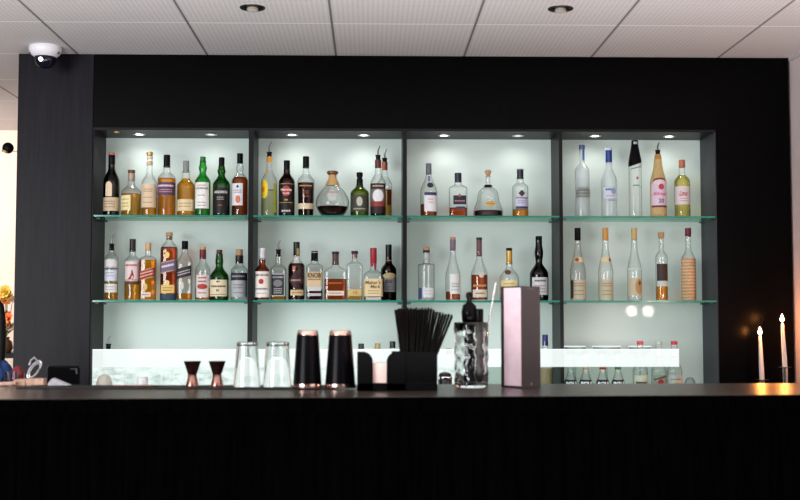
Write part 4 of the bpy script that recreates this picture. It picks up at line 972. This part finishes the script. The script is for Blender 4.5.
# ------------------------------------------------------------------ left end of the bar
# corked strainer coil
p, k = onbar(37, 380.2)
p, k = onbar(36, 385.5)
wd = empty('garnish_board', (p.x, p.y, BZ+.0006), 'small pale wooden blocks lying at the left end of the bar', 'board')
WB = solid('pale_wood', srgb(206, 168, 146), .6, noise=.35, nscale=60)
X = lambda px: (px-36)*k
for i, (a, c, h0, h1) in enumerate(((16, 27, 0, 6), (27.6, 45, 0, 6.8))):
    box('block', X(a), X(c), -.02, .03, 0, h1*k, WB, wd, .0015)
pl = box('wooden_paddle', 0, 22*k, -.012, .014, 0, 3.2*k, WB, None, .0015, loc=(atZ(-6, 386, BZ).x, atZ(-6, 386, BZ).y, BZ+.0006), rot=(0, math.radians(-3), 0)); tag(pl, 'pale wooden paddle lying at the far left edge of the bar', 'paddle')
st = empty('cocktail_strainer', (p.x+X(35), p.y, BZ+.0006+6.9*k), 'silver sprung cocktail strainer tilted up on the wooden blocks', 'strainer')
rotm = Matrix.Rotation(math.radians(-35), 4, 'Y') 
pts = []
n = 40
for i in range(n+1):
    a = 2*PI*i/n; v = Vector((4.2*k*math.cos(a), .006*math.sin(a), 9.6*k*math.sin(a)+9.6*k)); v = Matrix.Rotation(math.radians(32), 4, 'Y') @ v; pts.append(v+Vector((-6*k, 0, .5*k)))
tube('rim', pts, .0024, CHROME, st, 8)
pts2 = [v*.78+Vector((.6*k, -.004, 1.2*k)) for v in pts]; tube('inner_rim', pts2, .0015, CHROME, st, 8)
V = []; pts = []
for i in range(161):
    t = i/160; a = 2*PI*t; c = Vector((3.6*k*math.cos(a), 0, 8.6*k*math.sin(a)+9.6*k)); w = t*2*PI*30
    v = c + Vector((math.cos(a)*math.cos(w), math.sin(w), math.sin(a)*math.cos(w)))*.0022
    v = Matrix.Rotation(math.radians(32), 4, 'Y') @ v; pts.append(v+Vector((-6*k, 0, .5*k)))
tube('spring_coil', pts, .0006, CHROME, st, 5)
tube('handle', [(2.0*k, 0, 17*k), (-1*k, -.004, 20.5*k), (-4*k, -.008, 17.5*k), (-5*k, -.01, 13*k)], .0024, STEEL, st, 8)
# black box with silver corner
p, k = onbar(62, 385.0)
X = lambda px: (px-62)*k
bx = empty('card_terminal_box', (p.x, p.y+.02, BZ+.0006), 'small black box with a silver corner standing on the bar left end', 'box', rotz=math.radians(16))
box('case', X(46), X(77.5), -.015, .035, 0, 17*k, solid('black_case', (.002, .002, .0025), .35, spec=.1), bx, .002)
box('lid', X(47), X(76), -.013, .033, 17*k, 18.4*k, solid('grey_lid', (.006, .006, .007), .3, spec=.1), bx, .001)
cm = bmesh.new(); add_box(cm, X(68), X(74.6), -.0165, -.0152, 15.0*k, 16.0*k); add_box(cm, X(73.4), X(74.6), -.0165, -.0152, 10.6*k, 15.0*k); bm_obj('silver_corner', cm, CHROME, bx)
# white folded card
p, k = onbar(62, 386.3); X = lambda px: (px-62)*k
V = [(X(50), 0, 0), (X(50.8), 0, 3.4*k), (X(52.5), 0, 6.2*k), (X(54.6), 0, 8*k), (X(74), 0, 0), (X(74.5), .03, 0), (X(55), .03, 8*k), (X(50.4), .03, 0)]
cd = link('folded_napkin', mesh('folded_napkin', V, [(0, 4, 3, 2, 1), (3, 4, 5, 6), (0, 1, 2, 3, 6, 7)]), solid('white_linen', srgb(190, 190, 196), .8, noise=.25, nscale=80), None, loc=(p.x, p.y-.03, BZ+.0006))
tag(cd, 'white folded napkin wedge lying before the black box', 'napkin')
# little glass and red pot far left
p, k = onbar(8, 385.8); k2 = k
rp = lathe('red_candle_glass', [(5.5*k, 0), (6*k, .003), (6.6*k, 11*k), (6.6*k, 13*k), (6*k, 13*k), (5.5*k, 4*k), (.2*k, 3*k)], glassy('patterned_glass', (.8, .8, .84), (.3, .3, .35), 1.5), None, 24, loc=(p.x, p.y+.03, BZ+.0006)); tag(rp, 'short clear glass dish at the left end of the bar', 'glass')
rp = lathe('berry_pot', [(5.4*k, 0), (6.4*k, .004), (7*k, 10*k), (5*k, 15*k), (2*k, 18*k), (.2*k, 19*k)], solid('crimson_glaze', srgb(120, 22, 34), .3, noise=.5, nscale=150), None, 24, loc=(p.x+.004, p.y+.085, BZ+.0006)); tag(rp, 'crimson pot behind the glass dish at the far left', 'pot')
bl = None

# ------------------------------------------------------------------ room shell
RX = px_x(790.5, 57, 5.5)
# ceiling
gx0 = px_x(336, 54.9, 5.5)
gy = atZ(400, 24, CZ).y
def ceil_mat():
    m, nt, out = newmat('perforated_ceiling_tiles')
    p = N(nt, 'ShaderNodeBsdfPrincipled'); p.inputs['Roughness'].default_value = .75
    ge = N(nt, 'ShaderNodeNewGeometry'); sp = N(nt, 'ShaderNodeSeparateXYZ'); nt.links.new(ge.outputs['Position'], sp.inputs[0])
    def M_(op, a, b=None, c=None):
        n = N(nt, 'ShaderNodeMath', operation=op)
        for i, v in enumerate((a, b, c)):
            if v is None: continue
            if isinstance(v, (int, float)): n.inputs[i].default_value = v
            else: nt.links.new(v, n.inputs[i])
        return n.outputs[0]
    fx = M_('ABSOLUTE', M_('SUBTRACT', M_('FRACT', M_('ADD', M_('DIVIDE', M_('SUBTRACT', sp.outputs[0], gx0), .6), 20.5)), .5))
    fy = M_('ABSOLUTE', M_('SUBTRACT', M_('FRACT', M_('ADD', M_('DIVIDE', M_('SUBTRACT', sp.outputs[1], gy), .6), 20.5)), .5))
    gxl = M_('LESS_THAN', fx, .0085); gyl = M_('LESS_THAN', fy, .012)
    # perforation dots
    px_ = M_('SUBTRACT', M_('FRACT', M_('DIVIDE', sp.outputs[0], .02)), .5); py_ = M_('SUBTRACT', M_('FRACT', M_('DIVIDE', sp.outputs[1], .02)), .5)
    d = M_('ADD', M_('MULTIPLY', px_, px_), M_('MULTIPLY', py_, py_)); dot = M_('LESS_THAN', d, .055)
    m1 = N(nt, 'ShaderNodeMix', data_type='RGBA'); m1.inputs[6].default_value = c4(srgb(216, 212, 213)); m1.inputs[7].default_value = c4(srgb(192, 188, 189)); nt.links.new(dot, m1.inputs[0])
    m2 = N(nt, 'ShaderNodeMix', data_type='RGBA'); nt.links.new(m1.outputs[2], m2.inputs[6]); m2.inputs[7].default_value = c4(srgb(240, 238, 238)); nt.links.new(gyl, m2.inputs[0])
    m3 = N(nt, 'ShaderNodeMix', data_type='RGBA'); nt.links.new(m2.outputs[2], m3.inputs[6]); m3.inputs[7].default_value = c4(srgb(112, 110, 112)); nt.links.new(gxl, m3.inputs[0])
    nt.links.new(m3.outputs[2], p.inputs['Base Color']); nt.links.new(p.outputs[0], out.inputs['Surface']); return m
tag(box('ceiling', -4.5, RX, -3.5, 7.9, CZ, CZ+.05, ceil_mat()), kind='structure')
tag(box('floor', -4.5, RX, -3.5, 7.9, -.05, 0, solid('dark_floor', (.05, .04, .035), .4, noise=.3, nscale=4)), kind='structure')
WALLM = solid('warm_white_plaster', srgb(206, 192, 190), .7, noise=.04, nscale=8)
tag(box('wall_right', RX, RX+.1, -3.5, 7.9, 0, CZ, WALLM), kind='structure')
tag(box('wall_back', -4.5, RX+.1, 7.75, 7.85, 0, CZ, solid('cream_plaster', srgb(240, 218, 204), .7, noise=.04, nscale=8)), kind='structure')
o = box('trim_1', RX-.012, RX, 2.0, 5.49, CZ-.02, CZ, solid('white_trim', srgb(190, 186, 188), .5)); tag(o, kind='structure')

# recessed ceiling spots
for px, py, nm in ((252.5, 7.5, 'left recessed black and chrome ceiling spot'), (560.5, 8.5, 'right recessed black and chrome ceiling spot')):
    q = atZ(px, py, CZ)
    o = empty('ceiling_spotlight', (q.x, q.y, CZ), nm, 'spotlight', 'recessed ceiling spots')
    r = .050
    V, Fc = lathe_data([(r*.72, .0), (r*.75, -.004), (r*.98, -.004), (r*1.02, -.001), (r*1.02, 0)], 32, cap0=False, cap1=False); link('trim_ring', mesh('trim_ring', V, Fc), solid('dark_chrome', (.08, .08, .085), .25, metal=1), o, True)
    lathe('housing', [(r*.74, -.0015), (r*.2, -.0018)], BLACKCAP, o, 24)
    lathe('lamp', [(r*.42, -.002), (r*.46, -.011), (r*.30, -.016), (r*.05, -.017)], solid('satin_lamp', (.75, .68, .58), .35, metal=.6), o, 24)
# CCTV dome
q = atZ(45.4, 46.5, CZ); k = q.y/F*.96
o = empty('security_camera', (q.x, q.y, CZ), 'white dome security camera under the ceiling before the left panel', 'camera')
lathe('housing', [(16*k, -.0003), (17*k, -2*k), (16.6*k, -5*k), (14.5*k, -8.6*k), (11.6*k, -11*k), (10.5*k, -11.5*k)], solid('white_plastic', srgb(222, 220, 226), .35), o, 36)
lathe('dome', [(10.8*k, -11.2*k), (11*k, -13*k), (10.2*k, -17*k), (8*k, -20.8*k), (4.6*k, -23*k), (.3*k, -23.8*k)], solid('smoked_dome', (.006, .007, .014), .04), o, 36)
tube('lens', [(-1.5*k, -10.6*k, -15.5*k), (-1.5*k, -11.4*k, -15.8*k)], 2.4*k, CHROME, o, 16)
for s in (-1, 1): tube('screw', [(s*14.4*k, -4*k, -7*k), (s*14.8*k, -4.6*k, -8.4*k)], 1.2*k, DSTEEL, o, 8)

# black spotlight on an arm, on the cabinet's left flank
p = atY(8, 148, 5.62); k = 5.62/F; ax = XL
o = empty('arm_spotlight', (ax, 5.62, p.z), 'small black ball spotlight on a brass arm left of the cabinet', 'spotlight')
R_ = 5.6*k
bm = bmesh.new(); bmesh.ops.create_uvsphere(bm, u_segments=24, v_segments=14, radius=R_); bm_obj('lamp_head', bm, BLACKCAP, o, True, loc=(p.x-ax, 0, 0))
tube('arm', [(0, 0, -3.5*k), (-3*k, 0, -4*k), (p.x-ax+2*k, 0, -3*k)], .0025, GOLD, o)
lathe('wall_plate', [(3*k, 0), (3*k, .004), (1*k, .006)], BLACKCAP, o, 16, rot=(0, -PI/2, 0), loc=(0, 0, -3.5*k))
lathe('lamp_ring', [(3.2*k, 0), (3.4*k, 1.6*k), (3*k, 2*k)], GOLD, o, 20, rot=(0, math.radians(200), 0), loc=(p.x-ax-2*k, -.01, -3*k))

# ---- things in the room beyond, left of the cabinet
tb = empty('side_table', (px_x(-10, 350, 7.0), 7.0, 0), 'dark side table in the bright room beyond the bar', 'table')
TZ = atY(0, 352, 7.0).z
box('table_top', -.45, .30, -.2, .2, TZ-.03, TZ, WOOD, tb, .003)
for sx in (-.42, .27):
    for sy in (-.17, .17): box('leg', sx-.02, sx+.02, sy-.02, sy+.02, 0, TZ-.03, WOOD, tb)
vx = px_x(6, 340, 6.95); k = 6.95/F
v = lathe('flower_vase', [(5*k, 0), (7*k, 4*k), (6*k, 10*k), (3*k, 13*k), (4*k, 15*k)], solid('brown_glaze', srgb(96, 66, 40), .3), None, 24, loc=(vx, 6.95, TZ+.0006)); tag(v, 'brown vase standing on the side table beyond the bar', 'vase')
random.seed(11)
bq = empty('flower_bouquet', (vx, 6.95, TZ+.0006+16*k), 'loose bouquet of peach, orange and yellow flowers in the vase', 'flowers')
FC = [srgb(244, 190, 150), srgb(236, 150, 70), srgb(232, 196, 70), srgb(246, 214, 196), srgb(230, 120, 60)]
def blossom(c, r, col):
    bm = bmesh.new()
    for ringi, (n_, rr, tilt) in enumerate(((8, 1., .35), (6, .7, .8), (4, .42, 1.2))):
        for j in range(n_):
            a = 2*PI*j/n_ + ringi*.4; ca, sa = math.cos(a), math.sin(a); ct, st_ = math.cos(tilt), math.sin(tilt)
            def P_(u, w): 
                x, y, z = u*ct*rr*r, w*rr*r*.42, u*st_*rr*r
                return bm.verts.new((x*ca-y*sa, x*sa+y*ca, z))
            q = [P_(.05, 0), P_(.5, -.8), P_(.95, -.5), P_(1.05, 0), P_(.95, .5), P_(.5, .8)]; bm.faces.new(q)
    m = solid('petals_%d' % FC.index(col), col, .6)
    o_ = bm_obj('blossom', bm, m, bq, True, loc=c, rot=(math.radians(70)+random.uniform(-.4, .4), random.uniform(-.4, .4), random.uniform(-.5, .5))); return o_
for i in range(20):
    a = random.uniform(0, 2*PI); rr = random.uniform(0, 11)*k
    c = Vector((rr*math.cos(a)*1.0, rr*math.sin(a)*.6-.02, random.uniform(6, 44)*k))
    blossom(c, random.uniform(4.5, 7)*k, FC[i % 5])
    tube('stem', [(0, 0, -1*k), (c.x*.5, c.y*.5, c.z*.4), tuple(c)], .002, solid('leaf_green', srgb(70, 92, 40), .6), bq, 6)
for i in range(7):
    a = 2*PI*i/7; L2 = 14*k; V = [(0, 0, 0), (L2*.5*math.cos(a)-.01*math.sin(a), L2*.5*math.sin(a)+.01*math.cos(a), L2*.6), (L2*math.cos(a), L2*math.sin(a)*.6, L2*.9), (L2*.5*math.cos(a)+.01*math.sin(a), L2*.5*math.sin(a)-.01*math.cos(a), L2*.6)]
    link('leaf', mesh('leaf', V, [(0, 1, 2, 3)]), solid('leaf_green', srgb(70, 92, 40), .6), bq)
# dark rounded chair back and coloured bags, lower left
p = atY(-3, 335, 6.3); k = 6.3/F
ch = empty('lounge_chair', (p.x, 6.3, 0), 'black chair with a rounded back at the far left edge', 'chair')
z_t = atY(0, 300, 6.3).z; z_b = atY(0, 345, 6.3).z
lathe('backrest', [(6*k, z_b-.25), (8*k, z_b-.1), (9*k, z_b), (8.6*k, (z_t+z_b)/2), (6.4*k, z_t-.03), (3*k, z_t-.005), (.5*k, z_t)], solid('black_leather', (.006, .006, .007), .4), ch, 28, sec=[(2, .5)]*7)
box('seat', -.22, .05, -.2, .2, .40, .48, solid('black_leather', (.006, .006, .007), .4), ch, .02)
for sx in (-.19, .02):
    for sy in (-.17, .17): box('leg', sx-.015, sx+.015, sy-.015, sy+.015, 0, .4, DSTEEL, ch)
p = atY(4, 372, 4.75); k = 4.75/F
zt_ = atY(4, 352, 4.75).z
bag = empty('cloth_bundle', (p.x-.03, 4.75, zt_-.16), 'rumpled blue and pale cloth at the far left behind the bar', 'cloth')
bm = bmesh.new(); bmesh.ops.create_icosphere(bm, subdivisions=4, radius=1)
for v_ in bm.verts:
    n_ = 1+.18*math.sin(7*v_.co.x+3*v_.co.z)+.12*math.sin(11*v_.co.y+5*v_.co.x); v_.co = Vector((v_.co.x*.052*n_, v_.co.y*.05*n_, max(-.5, v_.co.z)*.08*n_+.055))
bm_obj('blue_cloth', bm, solid('blue_cloth_fabric', srgb(24, 56, 104), .8, noise=.5, nscale=30), bag, True)
bm = bmesh.new(); bmesh.ops.create_icosphere(bm, subdivisions=3, radius=1)
for v_ in bm.verts: v_.co = Vector((v_.co.x*.03-.03, v_.co.y*.03-.04, v_.co.z*.04+.07))*(1+.1*math.sin(20*v_.co.x))
bm_obj('pale_cloth', bm, solid('pale_blue_fabric', srgb(130, 170, 206), .8), bag, True)
stool = box('side_trolley', -.16, .08, -.12, .12, 0, zt_-.16+.002, solid('trolley_black', (.01, .01, .01), .5), None, .004, loc=(p.x-.03, 4.75, 0)); tag(stool, 'dark trolley under the blue cloth at the far left', 'trolley')

# ------------------------------------------------------------------ pendants behind the camera (seen mirrored in the glossy niche back)
for px, nm in ((631.5, 'small globe pendant lamp over the right end of the bar'), (648, 'small globe pendant lamp nearest the right wall, over the bar end')):
    d = ray(px, 311); Yl = 3.8; t = ((NB-0) + (NB-Yl))/d.y
    x_, z_ = d.x*t, H+d.z*t
    o = empty('pendant_lamp', (x_, Yl, z_), nm, 'lamp', 'globe pendant lamps')
    bm = bmesh.new(); bmesh.ops.create_uvsphere(bm, u_segments=20, v_segments=12, radius=.037); bm_obj('globe', bm, emis('warm_globe', (1, .84, .72), 75), o, True)
    tube('cord', [(0, 0, .036), (0, 0, CZ-z_)], .003, BLACKR, o, 6)

# ------------------------------------------------------------------ lights
def area(name, loc, target, sx, sy, e, col=(1, 1, 1)):
    L = bpy.data.lights.new(name, 'AREA'); L.shape = 'RECTANGLE'; L.size = sx; L.size_y = sy; L.energy = e; L.color = col
    o = bpy.data.objects.new(name, L); C.objects.link(o); o.location = loc
    o.rotation_euler = (Vector(target)-Vector(loc)).to_track_quat('-Z', 'Y').to_euler(); return o
area('window_daylight', (-4.3, -1.2, 1.5), (0, 5.5, 1.5), 3.2, 2.0, 330, (.95, .97, 1))
area('ceiling_fill', (-.2, 1.3, .3), (-.2, 1.9, 2.6), 5.0, 2.6, 320, (1, .98, .975))  # unseen fill lamp added in front of the bar to brighten the ceiling
area('back_room_light', (-3.2, 6.7, 2.3), (-2.6, 7.75, 1.2), 1.2, .8, 38, (1, .88, .78))
W = bpy.data.worlds.new('world'); S.world = W; W.use_nodes = True
W.node_tree.nodes['Background'].inputs[0].default_value = (.8, .82, .9, 1); W.node_tree.nodes['Background'].inputs[1].default_value = .10

S.view_settings.view_transform = 'Standard'; S.view_settings.look = 'None'
S.view_settings.exposure = 0; S.view_settings.gamma = 1
cy = S.cycles
cy.max_bounces = 16; cy.transparent_max_bounces = 48; cy.transmission_bounces = 12; cy.glossy_bounces = 4; cy.diffuse_bounces = 4
cy.use_denoising = True; cy.caustics_reflective = False; cy.caustics_refractive = False; cy.sample_clamp_indirect = 6
